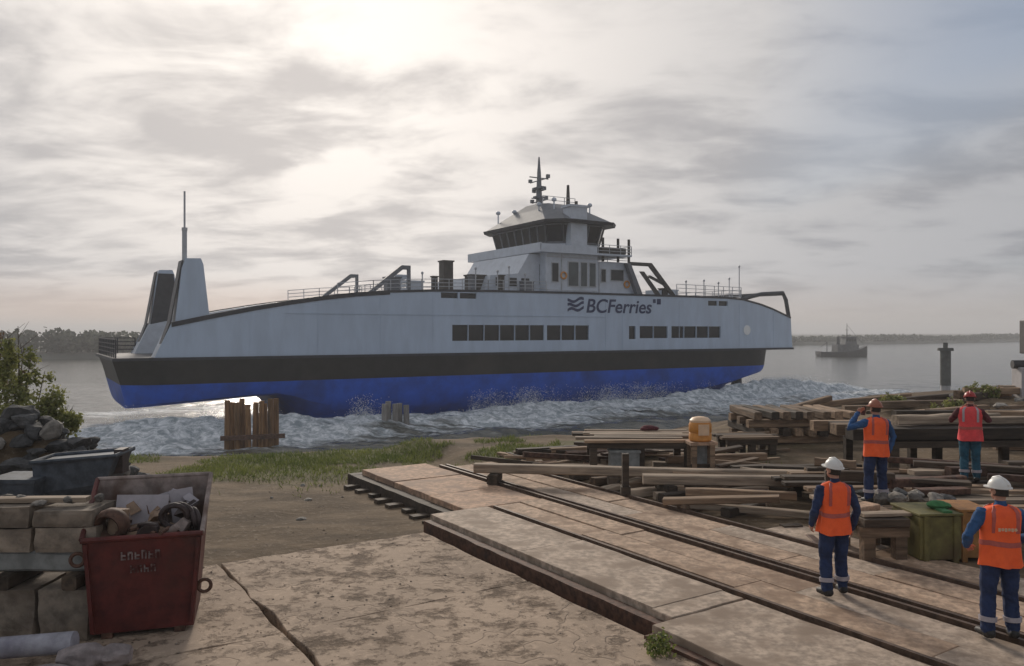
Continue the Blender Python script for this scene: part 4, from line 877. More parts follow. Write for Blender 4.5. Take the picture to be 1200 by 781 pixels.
GO = 'boards lying on the low staging'
for k in range(26):
    x = random.uniform(6.6, 12.6); y = random.uniform(14.3, 17.0)
    if abs(x - 9.09) < 0.6 and abs(y - 15.8) < 0.6: continue
    timber((x, y, 0.53 + 0.1 * (k % 2)), random.uniform(0.8, 3.0), random.uniform(0.12, 0.3), random.uniform(0.06, 0.2), random.choice([R(2), R(-6), R(10), R(75), R(-30)]) + random.gauss(0, 0.1), 'loose board lying on the low timber staging', GO, random.choice(['wood', 'wood_dark', 'wood_pale', 'rust']))
GT = 'beams lying on the high staging'
for k in range(14):
    timber((random.uniform(9.5, 16.5), random.uniform(19.0, 20.7), 1.28), random.uniform(1.2, 4.0), random.uniform(0.15, 0.3), random.uniform(0.1, 0.28), R(4) + random.gauss(0, 0.12), 'loose beam lying on top of the high staging', GT, random.choice(['wood', 'wood_dark', 'wood_pale']))
GF = 'offcuts on the ground beside the slipway'
for k in range(60):
    n = random.uniform(11.5, 17.5); s = random.uniform(-19.5, -8.0); x, y = sn(s, n)
    if 5.1 < x < 13.6 and 11.8 < y < 17.6: continue
    timber((x, y, gz(x, y) + 0.01), random.uniform(0.3, 1.1), random.uniform(0.08, 0.2), random.uniform(0.04, 0.12), random.uniform(0, 3.1), 'short timber offcut on the soil beside the slipway', GF, random.choice(['wood', 'wood_dark', 'wood_pale', 'rust', 'plate_orange']), name='offcut')
GP = 'crossed sleepers beside the rail'
for k in range(9):
    x, y = sn(-16.6 + k * 0.75, 12.0 + random.uniform(-0.1, 0.3)); timber((x, y, gz(x, y) - 0.02), random.uniform(1.0, 1.6), 0.22, 0.18, TH + random.gauss(0, 0.06), 'short sleeper laid crosswise just right of the outer rail', GP, random.choice(['wood', 'wood_dark', 'wood_pale']), name='sleeper')
GJ = 'jumbled boards heaped beside the long beams'
for k in range(60):
    n = random.gauss(14.6, 1.6); s = random.uniform(-17.5, -9.5); x, y = sn(s, n)
    if (5.0 < x < 13.6 and 11.6 < y < 17.6) or (1.6 < x < 5.0 and 19.0 < y < 21.6): continue
    timber((x, y, gz(x, y) + random.uniform(0.02, 0.25)), random.uniform(0.8, 2.8), random.uniform(0.10, 0.24), random.uniform(0.04, 0.14), random.uniform(-0.5, 0.7), 'thin board in the jumbled heap beside the long pale beams', GJ, random.choice(['wood', 'wood_dark', 'wood', 'wood_pale', 'rust']), ry=random.gauss(0, 0.07), rx=random.gauss(0, 0.1), name='board')
# olive crate and ochre crate
def crate(name, label, x, y, wx, wy, h, mat, rz):
    e = tag(empty(name, (x, y, -0.06), rz), label, 'crate')
    MB().box(-wx / 2, wx / 2, -wy / 2, wy / 2, 0.06, h).build('body', mat, e, bevel=0.015)
    for sx in (-1, 1): MB().box(sx * wx * 0.36 - 0.04, sx * wx * 0.36 + 0.04, -wy / 2 - 0.025, wy / 2 + 0.025, 0, h + 0.01).build('batten', mat, e, bevel=0.005)
    MB().box(-wx / 2 - 0.02, wx / 2 + 0.02, -wy / 2 - 0.02, wy / 2 + 0.02, h + 0.012, h + 0.05).build('lid', mat, e, bevel=0.008)
crate('olive_crate', 'olive painted crate standing beside the trestle table', 6.52, 12.55, 0.66, 0.8, 0.72, 'olive', R(4))
crate('ochre_crate', 'ochre orange crate standing beside the olive crate', 7.15, 12.6, 0.46, 0.7, 0.76, 'ochre', R(-3))
mb = MB(); mb.ellipsoid((0, 0, 0.06), 0.17, 0.13, 0.07, 12, 6); mb.ellipsoid((0.12, 0.04, 0.04), 0.12, 0.1, 0.05, 10, 6); mb.box(-0.08, 0.06, -0.32, -0.05, -0.0, 0.03); o = mb.build('green_cloth', 'green_cloth', None, True); o.location = (6.68, 12.5, 0.71); tag(o, 'crumpled green cloth lying on the olive crate', 'cloth')

# control cabinet on posts at the right edge of the yard
cx_, cy_ = 19.3, 29.6; g0 = gz(cx_, cy_)
e = tag(empty('control_cabinet', (cx_, cy_, g0 - 0.1), R(-8)), 'dark control cabinet raised on a pale steel winch base by the shore', 'cabinet')
MB().box(-0.5, 0.9, -0.4, 0.4, 0, 2.25 - g0).build('base', 'pale_steel', e, bevel=0.03); MB().box(-0.25, 0.9, -0.35, 0.35, 2.75 - g0, 4.0 - g0).build('cabinet_box', 'cabinet', e, bevel=0.03)
for sx in (-0.1, 0.75): MB().box(sx - 0.06, sx + 0.06, -0.06, 0.06, 2.2 - g0, 2.76 - g0).build('post', 'cabinet', e)
MB().tube([(-0.65, 0, 2.35 - g0), (1.1, 0, 2.35 - g0)], 0.16, 12).build('winch_drum', 'cabinet', e, 40)

# ------------------------------------------------------------------ rocks
def rock_mesh(name, seed, mat, flat=0.7):
    bm = bmesh.new(); bmesh.ops.create_icosphere(bm, subdivisions=2, radius=0.5)
    r_ = random.Random(seed); cuts = [(Vector((r_.gauss(0, 1), r_.gauss(0, 1), r_.gauss(0, 1))).normalized(), r_.uniform(0.24, 0.40)) for _ in range(11)]
    for v in bm.verts:
        for n_, d_ in cuts:
            k = v.co.dot(n_)
            if k > d_: v.co -= n_ * (k - d_)
        v.co += Vector((mnoise.noise(v.co * 4 + Vector((seed, 0, 0))), mnoise.noise(v.co * 4 + Vector((0, seed, 0))), mnoise.noise(v.co * 4 + Vector((0, 0, seed))))) * 0.05
        v.co.z *= flat
    bmesh.ops.recalc_face_normals(bm, faces=bm.faces); me = bpy.data.meshes.new(name); bm.to_mesh(me); bm.free(); me.materials.append(M[mat]); return me
rk = [rock_mesh('rock', k, 'rock') for k in range(6)]; rkp = [rock_mesh('rubble_stone', 20 + k, 'rock_pale') for k in range(6)]
def rock(me, loc, sz, label, group):
    o = link(bpy.data.objects.new(me.name.split('.')[0], me)); o.location = loc; o.scale = (sz * random.uniform(0.8, 1.4), sz * random.uniform(0.8, 1.2), sz * random.uniform(0.7, 1.1)); o.rotation_euler = (random.uniform(-0.3, 0.3), random.uniform(-0.3, 0.3), random.uniform(0, 6.3)); tag(o, label, 'rock', group); return o
random.seed(33)
for k in range(150):
    x = random.uniform(-13.4, -8.4); y = random.uniform(16.2, 19.0)
    if x > -10.2 and y > 18.9: y -= 1.6
    rock(random.choice(rk if random.random() < 0.9 else rkp), (x, y, gz(x, y) + random.uniform(0.0, 0.45) * 0.8), random.uniform(0.3, 0.75), 'broken rock in the dark heap below the green bush', 'rocks in the heap below the bush')
for k in range(40):
    x = random.uniform(11, 26); y = random.uniform(23, 35)
    rock(random.choice(rkp + rk[:3]), (x, y, gz(x, y) + 0.05), random.uniform(0.3, 0.9), 'rubble stone among the timbers of the shore heap', 'rubble on the shore heap')
for k in range(9):
    rock(random.choice(rk + rkp), (6.35 + (k % 5) * 0.3 + random.uniform(-0.05, 0.05), 13.75 + (k // 5) * 0.5, 0.60 if k < 5 else 0.6), random.uniform(0.28, 0.42), 'grey rubble stone lying on the low timber staging', 'rubble stones on the low staging')
for k in range(26):
    s = random.uniform(-20.8, -13.5); n = random.uniform(-3, 7); x, y = sn(s, n)
    rock(random.choice(rkp), (x, y, gz(x, y)), random.uniform(0.1, 0.24), 'small stone on the bare soil before the slipway', 'small stones on the soil strip')

# ------------------------------------------------------------------ left: hopper, dark block, stacked blocks, pipe
e = tag(empty('steel_hopper', (-8.05, 15.0, gz(-8.05, 15.0) + 0.05), R(6)), 'dark slate blue steel hopper with tapering bottom beside the rocks', 'hopper')
e.scale = (0.86, 0.8, 0.86)
mb = MB(); mb.loft([[(-0.15, -0.3, 0.62), (0.2, -0.3, 0.62), (0.2, 0.3, 0.62), (-0.15, 0.3, 0.62)], [(-0.82, -0.55, 0.95), (0.62, -0.55, 1.15), (0.62, 0.55, 1.15), (-0.82, 0.55, 0.95)], [(-0.85, -0.55, 1.6), (0.82, -0.55, 1.72), (0.82, 0.55, 1.72), (-0.85, 0.55, 1.6)]]); mb.build('body', 'slate', e)
mb = MB(); mb.tube([(-0.86, -0.58, 1.62), (0.84, -0.58, 1.74), (0.84, 0.58, 1.74), (-0.86, 0.58, 1.62), (-0.86, -0.58, 1.62)], 0.05, 6); mb.build('rim', 'slate', e)
for sx in (-0.7, 0.55):
    for sy in (-0.45, 0.45): MB().box(sx - 0.06, sx + 0.06, sy - 0.06, sy + 0.06, -0.1, 1.0).build('leg', 'rust', e)
MB().box(-0.1, 0.15, -0.25, 0.25, -0.05, 0.62).build('chute', 'slate', e)
mb = MB(); mb.box(0.68, 0.86, -0.2, 0.2, 1.3, 1.82); mb.build('side_bracket', 'hose', e)
mb = MB(); mb.box(-0.42, 0.42, -0.4, 0.4, 0, 1.12); mb.box(-0.46, 0.46, -0.44, 0.44, 1.12, 1.19); mb.box(-0.36, 0.36, -0.43, -0.4, 0.75, 0.8); o = mb.build('steel_box', 'slate'); o.location = (-8.95, 14.6, gz(-8.95, 14.6)); tag(o, 'dark square steel box standing left of the hopper', 'box')

random.seed(5)
def block(loc, lx, ly, lz, label, group, mat='block', rz=0.0):
    nx, nz = 5, 4; bm = bmesh.new(); bmesh.ops.create_cube(bm, size=1)
    bmesh.ops.subdivide_edges(bm, edges=bm.edges, cuts=4, use_grid_fill=True)
    for v in bm.verts:
        ed = sum(1 for c in v.co if abs(c) > 0.49); v.co = Vector((v.co.x * lx, v.co.y * ly, (v.co.z + 0.5) * lz))
        amp = 0.008 if ed == 1 else 0.014
        q = v.co * 5 + Vector(loc); v.co += Vector((mnoise.noise(q), mnoise.noise(q + Vector((9, 0, 0))), 0.4 * mnoise.noise(q + Vector((0, 9, 0))))) * amp * 2
        if ed >= 2: v.co = v.co * 1.0 - Vector((math.copysign(0.012, v.co.x), math.copysign(0.012, v.co.y), 0))
    bmesh.ops.recalc_face_normals(bm, faces=bm.faces); me = bpy.data.meshes.new('concrete_block'); bm.to_mesh(me); bm.free(); me.materials.append(M[mat])
    o = link(bpy.data.objects.new('concrete_block', me)); o.location = loc; o.rotation_euler = (0, 0, rz); tag(o, label, 'concrete block', group); return o
GB = 'stacked concrete blocks'
for (a, b) in ((-6.75, -5.62), (-5.58, -4.98), (-7.9, -6.8)):
    block(((a + b) / 2, 9.72, -0.15), b - a, 0.72, 0.6, 'rough concrete block in the lower course of the stack by the red skip', 'lower blocks of the stack')
for (a, b, z0, z1) in ((-6.9, -5.72, 0.87, 1.14), (-5.68, -4.95, 0.87, 1.16), (-7.0, -5.75, 1.16, 1.40), (-5.7, -5.0, 1.17, 1.36), (-8.1, -7.05, 0.87, 1.4)):
    block(((a + b) / 2, 9.78, z0), b - a, 0.68, z1 - z0, 'rough concrete block in the upper courses of the stack by the red skip', 'upper blocks of the stack', rz=random.uniform(-0.03, 0.03))
timber((-6.3, 9.62, 0.62), 2.9, 0.3, 0.24, R(2), 'grey beam laid between the courses of concrete blocks', None, 'beam_grey', cat='beam', name='grey_beam')
for x in (-6.0, -7.4, -5.2): timber((x, 9.75, 0.45), 0.8, 0.18, 0.17, R(90), 'dark spacer timber between the courses of concrete blocks', 'dark spacers in the block stack', 'wood_dark')
timber((-6.2, 10.0, 0.62), 2.8, 0.26, 0.24, R(2), 'second grey beam at the back between the block courses', None, 'beam_grey', cat='beam', name='grey_beam')
timber((-6.4, 9.7, 1.41), 2.4, 0.16, 0.06, R(4), 'thin plank lying on top of the block stack', None, 'wood_pale')
for k in range(8): rock(random.choice(rkp), (-7.2 + k * 0.3, 9.8 + random.uniform(-0.2, 0.2), 1.43), random.uniform(0.14, 0.26), 'small rubble stone on top of the concrete block stack', 'rubble on the block stack')
mb = MB(); mb.tube([(-7.2, 8.5, 0.0), (-5.9, 8.55, 0.06), (-4.75, 8.65, 0.12)], 0.115, 14); o = mb.build('steel_pipe', 'pipe', None, 40); tag(o, 'bluish grey pipe lying at the foot of the block stack', 'pipe')
timber((-6.0, 8.6, -0.15), 0.5, 0.2, 0.1, R(80), 'small dark chock under the bluish pipe', None, 'wood_dark', cat='block', name='chock')
rb = random.Random(3); mb = MB(); rings = []
for j in range(22):
    u = j / 21; rr = 0.155 * (0.25 + 0.75 * math.sin(math.pi * (0.06 + 0.88 * u)) ** 0.5) * (1 - 0.35 * math.exp(-((u - 0.6) / 0.07) ** 2))
    rings.append([(-0.34 + u * 0.72, rr * (1 + 0.09 * math.sin(5 * a * math.pi / 16 + 7 * u) + 0.06 * math.sin(9 * a * math.pi / 16 - 11 * u)) * math.cos(a * math.pi / 16), 0.15 + 0.9 * rr * (1 + 0.09 * math.sin(5 * a * math.pi / 16 + 7 * u)) * math.sin(a * math.pi / 16)) for a in range(32)])
mb.loft(rings); o = mb.build('cloth_bundle', 'cloth', None, True); o.location = (-4.5, 8.55, -0.15); o.rotation_euler = (0, 0, R(12)); tag(o, 'dirty pale cloth bundle at the end of the pipe', 'bundle')
mb = MB(); mb.ellipsoid((0, 0, 0.1), 0.28, 0.14, 0.11, 12, 8); mb.ellipsoid((-0.2, 0.03, 0.08), 0.18, 0.12, 0.09, 12, 8); o = mb.build('cloth_bundle', 'cloth', None, True); o.location = (-4.75, 8.2, -0.15); tag(o, 'small crumpled rag on the concrete below the pipe', 'rag')

# ------------------------------------------------------------------ red skip
sk = tag(empty('red_skip', (-4.42, 9.55, -0.15), R(17)), 'oxide red steel skip full of scrap with faded white lettering', 'skip')
W2, D0, D1 = 0.66, -0.05, 1.05
def shell(o_, zf, zb_):                                      # o_ inset
    b = 0.10; return [[(-W2 + b + o_, D0 + 0.06 + o_, 0.06 + o_), (W2 - b - o_, D0 + 0.06 + o_, 0.06 + o_), (W2 - b - o_, D1 - 0.06 - o_, 0.06 + o_), (-W2 + b + o_, D1 - 0.06 - o_, 0.06 + o_)],
                      [(-W2 + o_, D0 + o_, zf), (W2 - o_, D0 + o_, zf), (W2 + 0.03 - o_, D1 - o_, zb_), (-W2 - 0.03 + o_, D1 - o_, zb_)]]
mb = MB(); a = shell(0, 1.2, 1.72); mb.loft(a, caps=False); mb.f.append((3, 2, 1, 0)); sk_b = mb.build('body', 'red', sk)
mb = MB(); a = shell(0.02, 1.19, 1.71); mb.loft(a, caps=False); mb.f.append((0, 1, 2, 3)); mb.build('liner', 'skip_inner', sk)
mb = MB(); pts_ = [(-W2, D0, 1.2), (W2, D0, 1.2)]; mb.tube([(-W2 - 0.01, D0, 1.19), (W2 + 0.01, D0, 1.19)], 0.035, 8); mb.build('front_rim', 'red', sk, 40)
for sx in (-1, 1): MB().tube([(sx * W2, D0, 1.2), (sx * (W2 + 0.03), D1, 1.72)], 0.03, 8).build('side_rim', 'skip_inner' if sx > 0 else 'red', sk, 40)
MB().tube([(-W2 - 0.03, D1, 1.72), (W2 + 0.03, D1, 1.72)], 0.03, 8).build('back_rim', 'skip_inner', sk, 40)
for sx in (-0.4, 0.4): MB().box(sx - 0.06, sx + 0.06, D0 + 0.05, D1 - 0.05, 0, 0.065).build('skid', 'rust', sk)
for sx in (-1, 1): MB().prism([(sx * 0.54 - 0.02, 0.1), (sx * 0.54 + 0.02, 0.1), (sx * 0.62 + 0.02, 1.15), (sx * 0.62 - 0.02, 1.15)], D0 - 0.035, D0 + 0.05).build('rib', 'red', sk)
MB().torus((0.68, D0 + 0.1, 0.52), 0.075, 0.022, (0, 1, 0)).build('lifting_ring', 'rust', sk, True); MB().torus((-0.72, D0 + 0.1, 0.95), 0.075, 0.022, (0, 1, 0)).build('lifting_ring', 'rust', sk, True)
# faded marks on the front: two worn lines, no longer readable
rb = random.Random(9); mb = MB()
def mark(x, z, wd, ht): mb.box(x, x + wd, -0.012, 0.0, z, z + ht)
x = -0.22
for k in range(6):
    ht = rb.uniform(0.085, 0.11); mark(x, 0.0, 0.018, ht)
    if k % 2: mark(x + 0.018, ht - 0.02, 0.03, 0.02); mark(x + 0.04, 0.0, 0.016, ht * 0.9)
    else: mark(x + 0.018, ht * 0.45, 0.035, 0.018); mark(x + 0.018, 0, 0.035, 0.015)
    x += 0.075
x = -0.12
for k in range(4):
    mark(x, -0.16, 0.016, 0.09); mark(x + 0.016, -0.16 + (0.07 if k % 2 else 0.035), 0.034, 0.016); mark(x + 0.04, -0.16, 0.014, 0.05); x += 0.075
o = mb.build('faded_lettering', 'faded_white', sk); o.location = (-0.02, D0 + 0.008, 0.93); o.rotation_euler = (math.atan2(0.06, 1.14), 0, 0)
# scrap inside
def scrap(name, label, cat, mb, mat, loc, rot=(0, 0, 0), sm=False):
    o = mb.build(name, mat, None, sm); mw = Matrix.Translation((-4.42, 9.55, -0.15)) @ Matrix.Rotation(R(17), 4, 'Z'); o.location = mw @ Vector(loc); o.rotation_euler = (rot[0], rot[1], rot[2] + R(17)); tag(o, label, cat); return o
mb = MB(); mb.ellipsoid((0, 0.45, 0.75), 0.58, 0.45, 0.38, 16, 8); scrap('scrap_heap', 'brown scrap filling the red skip', 'scrap', mb, 'brass', (0, 0.03, 0.12), sm=True)
scrap('grey_board', 'large pale grey board leaning inside the red skip', 'board', MB().box(-0.32, 0.28, -0.02, 0.02, 0, 0.60), 'lilac', (-0.1, 0.5, 0.98), (R(-14), R(4), R(4)))
scrap('grey_board', 'smaller pale sheet standing at the right wall inside the skip', 'board', MB().box(-0.14, 0.14, -0.015, 0.015, 0, 0.5), 'lilac', (0.40, 0.70, 1.1), (R(-8), R(-6), R(8)))
scrap('hose_ring', 'dark hose coil lying on scrap at the right in the skip', 'hose', MB().torus((0, 0, 0), 0.15, 0.035, (0, 1, 0.3)).torus((0.05, 0.05, -0.02), 0.17, 0.03, (0.2, 1, 0.2)), 'hose', (0.32, 0.2, 1.36), (0, 0, 0), True)
scrap('hose_ring', 'dark hose coil hooked over the right skip wall', 'hose', MB().torus((0, 0, 0), 0.13, 0.03, (1, 0.3, 0.2)).torus((0.03, 0.02, -0.03), 0.15, 0.028, (1, 0.5, 0.1)), 'hose', (0.52, 0.28, 1.3), (0, 0, 0), True)
scrap('hose_ring', 'brown flanged ring at the left in the skip', 'hose', MB().torus((0, 0, 0), 0.16, 0.05, (0.4, 1, 0.2), sx=2.2), 'rust', (-0.38, 0.2, 1.3), (0, 0, 0), True)
scrap('pipe_offcut', 'tan pipe offcut standing at the left in the skip', 'pipe', MB().tube([(0, 0, 0), (0.05, 0.05, 0.45)], 0.11, 14), 'brass', (-0.36, 0.28, 1.02), (0, 0, 0), 40)
scrap('valve_wheel', 'small dark handwheel lying in the middle of the skip', 'wheel', MB().torus((0, 0, 0), 0.11, 0.022, (0.2, 0.6, 1)).tube([(-0.1, 0, 0.02), (0.1, 0, -0.02)], 0.015, 6), 'hose', (0.04, 0.12, 1.27), (0, 0, 0), True)
for k, (x_, y_, z_, L_) in enumerate([(-0.1, 0.1, 1.2, 0.5), (0.12, 0.2, 1.22, 0.6), (0.3, 0.08, 1.19, 0.4)]):
    scrap('scrap_bar', 'bent rusty scrap bar lying across the filled skip', 'bar', MB().tube([(-L_ / 2, 0, 0), (0, 0.05, 0.05), (L_ / 2, 0, 0.01)], 0.025, 8), 'rust', (x_, y_, z_), (0, 0.1 * k, 0.7 * k - 0.4), True)['group'] = 'scrap bars in the skip'

for k in range(16):
    x_, y_ = random.uniform(-0.52, 0.5), random.uniform(0.05, 0.9)
    scrap('scrap_piece', 'jagged dull scrap piece heaped in the skip', 'scrap', MB().frustum((-0.12, 0.12, -0.07, 0.07, 0), (-0.05, 0.09, -0.04, 0.06, random.uniform(0.06, 0.16))), random.choice(['rust', 'brass', 'hose', 'lilac', 'skip_inner']), (x_, y_, 1.12 + 0.30 * y_ + random.uniform(0, 0.06)), (random.uniform(-0.7, 0.7), random.uniform(-0.7, 0.7), random.uniform(0, 3)))['group'] = 'scrap pieces in the skip'
# ------------------------------------------------------------------ vegetation
def bush(name, label, base, blobs, nleaf, size, mat, stems, cat='bush', lm='bark'):
    e = tag(empty(name, base), label, cat); P = []; S = []
    per = nleaf // len(blobs)
    for (cx, cy, cz, rx, ry, rz) in blobs:
        k = max(4, per // 14)
        cc = rng.normal(size=(k, 3)); cc /= np.linalg.norm(cc, axis=1)[:, None]; cc *= rng.uniform(0.35, 1.0, (k, 1)) ** 0.6
        cc = cc * np.array([rx, ry, rz]) + np.array([cx, cy, cz])
        sh = rng.uniform(0, 1, k)
        q = cc[:, None, :] + rng.normal(0, 0.10 * max(rx, 0.5), (k, 14, 3)); P.append(q.reshape(-1, 3)); S.append(np.clip(np.repeat(sh, 14) * 0.75 + rng.uniform(0, 0.35, k * 14), 0, 1))
    P = np.concatenate(P); S = np.concatenate(S)
    link(bpy.data.objects.new('crown', quads_mesh('crown', leaf_quads(P, size), mat, S)), e)
    for (tx_, ty_, tz_) in stems:
        mb = MB(); mid = (tx_ * 0.4 + random.gauss(0, 0.08), ty_ * 0.4 + random.gauss(0, 0.08), tz_ * 0.55)
        mb.tube([(tx_ * 0.1, ty_ * 0.1, -0.2), mid, (tx_, ty_, tz_)], [0.03 * min(1, tz_ / 2), 0.02 * min(1, tz_ / 2), 0.006 * min(1, tz_ / 2)], 6)
        for q_ in range(5):
            f_ = 0.5 + 0.1 * q_; p = Vector(mid).lerp(Vector((tx_, ty_, tz_)), (f_ - 0.4) / 0.6); d = Vector((random.gauss(0, 0.35), random.gauss(0, 0.35), random.uniform(0.15, 0.5))) * min(1, tz_ / 2.4); mb.tube([p, p + d], [0.009 * min(1, tz_ / 2), 0.003 * min(1, tz_ / 2)], 4)
        mb.build('stem', lm, e)
    return e
random.seed(11)
bz = gz(-12.2, 19.4)
bush('bush', 'leafy yellowish green bush on the bank above the dark rocks', (-12.0, 19.4, bz), [(0, 0, 1.3, 0.8, 0.8, 0.9), (0.2, -0.3, 1.7, 0.6, 0.4, 0.7), (-0.2, -0.3, 2.3, 0.6, 0.4, 0.6), (0.6, -0.2, 1.3, 0.6, 0.4, 0.6), (0.35, 0.2, 2.2, 0.55, 0.5, 0.6), (-0.6, 0, 2.1, 0.7, 0.7, 0.9), (0.85, 0.0, 0.95, 0.5, 0.5, 0.5), (-1.1, 0.3, 1.4, 0.7, 0.6, 1.0), (0.05, 0.0, 2.9, 0.4, 0.4, 0.5), (-0.5, 0, 0.6, 0.8, 0.6, 0.5), (1.2, 0.1, 1.55, 0.25, 0.25, 0.3), (-0.4, 0, 3.2, 0.35, 0.3, 0.45), (0.75, 0.1, 1.9, 0.3, 0.3, 0.35)], 9500, 0.05, 'leaf',
     [(0.1, 0, 3.4), (0.5, 0.2, 2.8), (-0.6, 0.1, 3.2), (-1.0, 0.2, 2.2), (1.0, 0, 1.4), (0.35, -0.1, 3.2), (1.25, 0.1, 1.9), (-0.3, 0, 3.7), (0.85, 0, 2.3), (-0.1, 0.1, 3.9)])
bush('sapling', 'thin sapling with sparse brownish leaves behind the bush', (-13.2, 20.2, gz(-13.2, 20.2)), [(0.2, 0, 3.2, 0.45, 0.4, 0.55), (0.5, 0, 2.7, 0.35, 0.3, 0.3), (-0.2, 0.2, 3.6, 0.35, 0.3, 0.35)], 500, 0.06, 'leaf_dry', [(0.3, 0, 3.9), (0.7, 0, 3.2), (-0.3, 0.1, 4.0), (0.5, 0.1, 3.6)], cat='tree')
c = G(772, 768, -0.15); bush('weed', 'small yellowish green weed growing from the concrete joint', (c.x, c.y, -0.16), [(0, 0, 0.1, 0.12, 0.1, 0.08), (0.06, 0.02, 0.14, 0.07, 0.07, 0.07)], 260, 0.03, 'grass', [(0.05, 0, 0.2), (-0.06, 0.02, 0.16)], cat='weed')
for k, (x, y, h) in enumerate([(15.2, 27.8, 0.55), (17.4, 29.6, 0.6), (12.6, 25.2, 0.4), (20.4, 31.2, 0.6), (13.9, 29.2, 0.5)]):
    bush('low_shrub', 'low dark green shrub growing on the debris heap by the shore', (x, y, gz(x, y)), [(0, 0, h * 0.5, h, h * 0.8, h * 0.55), (h * 0.6, 0, h * 0.4, h * 0.7, h * 0.5, h * 0.4)], 900, 0.06, 'leaf', [(0.2, 0, h), (-0.2, 0.1, h * 0.9)])['group'] = 'shrubs on the debris heap'
# grass along the edge of the yard
ng_ = 48000
n_ = rng.uniform(-9, 17.5, ng_); s_ = -(edge_of(n_) - rng.normal(2.2, 1.8, ng_))
gx = DV.x * s_ + NV.x * n_; gy = DV.y * s_ + NV.y * n_
keep = (fbm(gx * 0.6, gy * 0.6, 4, 11) > 0.45) & (-s_ < edge_of(n_) + 0.8) & ~((n_ > 7.3) & (n_ < 11.4) & (s_ > -19.3)) & ~((gx > 1.5) & (gx < 5.2) & (gy > 19)) & ~((gx < -8.2) & (gy < 21.5))
gx, gy = gx[keep], gy[keep]; gzv = ground_z(gx, gy); k = len(gx)
hh = rng.uniform(0.03, 0.12, k) * (0.6 + 0.9 * fbm(gx * 1.1, gy * 1.1, 3, 91)); an = rng.uniform(0, 6.28, k); wd = rng.uniform(0.008, 0.02, k); ln = rng.normal(0, 0.06, (k, 2))
b0 = np.stack([gx - np.cos(an) * wd, gy - np.sin(an) * wd, gzv - 0.02], 1); b1 = np.stack([gx + np.cos(an) * wd, gy + np.sin(an) * wd, gzv - 0.02], 1)
t1 = np.stack([gx + ln[:, 0] + np.cos(an) * wd * 0.2, gy + ln[:, 1] + np.sin(an) * wd * 0.2, gzv + hh], 1); t0 = np.stack([gx + ln[:, 0] - np.cos(an) * wd * 0.2, gy + ln[:, 1] - np.sin(an) * wd * 0.2, gzv + hh], 1)
shd = np.clip(fbm(gx * 0.8, gy * 0.8, 3, 95) * 0.9 + rng.uniform(-0.2, 0.45, k), 0, 1)
tag(link(bpy.data.objects.new('grass', quads_mesh('grass', np.stack([b0, b1, t1, t0], 1), 'grass', shd))), 'patchy green grass along the edge of the yard', 'grass', kind='stuff')

npb = 5200
n_ = rng.uniform(-7, 6.5, npb); s_ = np.where(rng.uniform(size=npb) < 0.6, rng.uniform(-13, 0, npb), rng.uniform(-20, -13, npb))
px_ = DV.x * s_ + NV.x * n_; py_ = DV.y * s_ + NV.y * n_; kp = fbm(px_ * 0.5, py_ * 0.5, 4, 121) > 0.45
px_, py_, s_ = px_[kp], py_[kp], s_[kp]; npb = len(px_)
pz_ = np.where(s_ > -13, -0.148, ground_z(px_, py_)); rad = np.minimum(rng.exponential(0.006, npb) + 0.004, 0.02)
V = (np.stack([px_, py_, pz_], 1)[:, None, :] + oct_v[None] * rad[:, None, None] * rng.uniform(0.5, 1.7, (npb, 6, 3)) * np.array([1, 1, 0.55])).reshape(-1, 3)
me = bpy.data.meshes.new('grit'); me.from_pydata(V.tolist(), [], (oct_f[None] + (np.arange(npb) * 6)[:, None, None]).reshape(-1, 3).tolist()); me.materials.append(M['block'])
tag(link(bpy.data.objects.new('grit', me)), 'loose grit scattered over the concrete and soil', 'grit', kind='stuff')
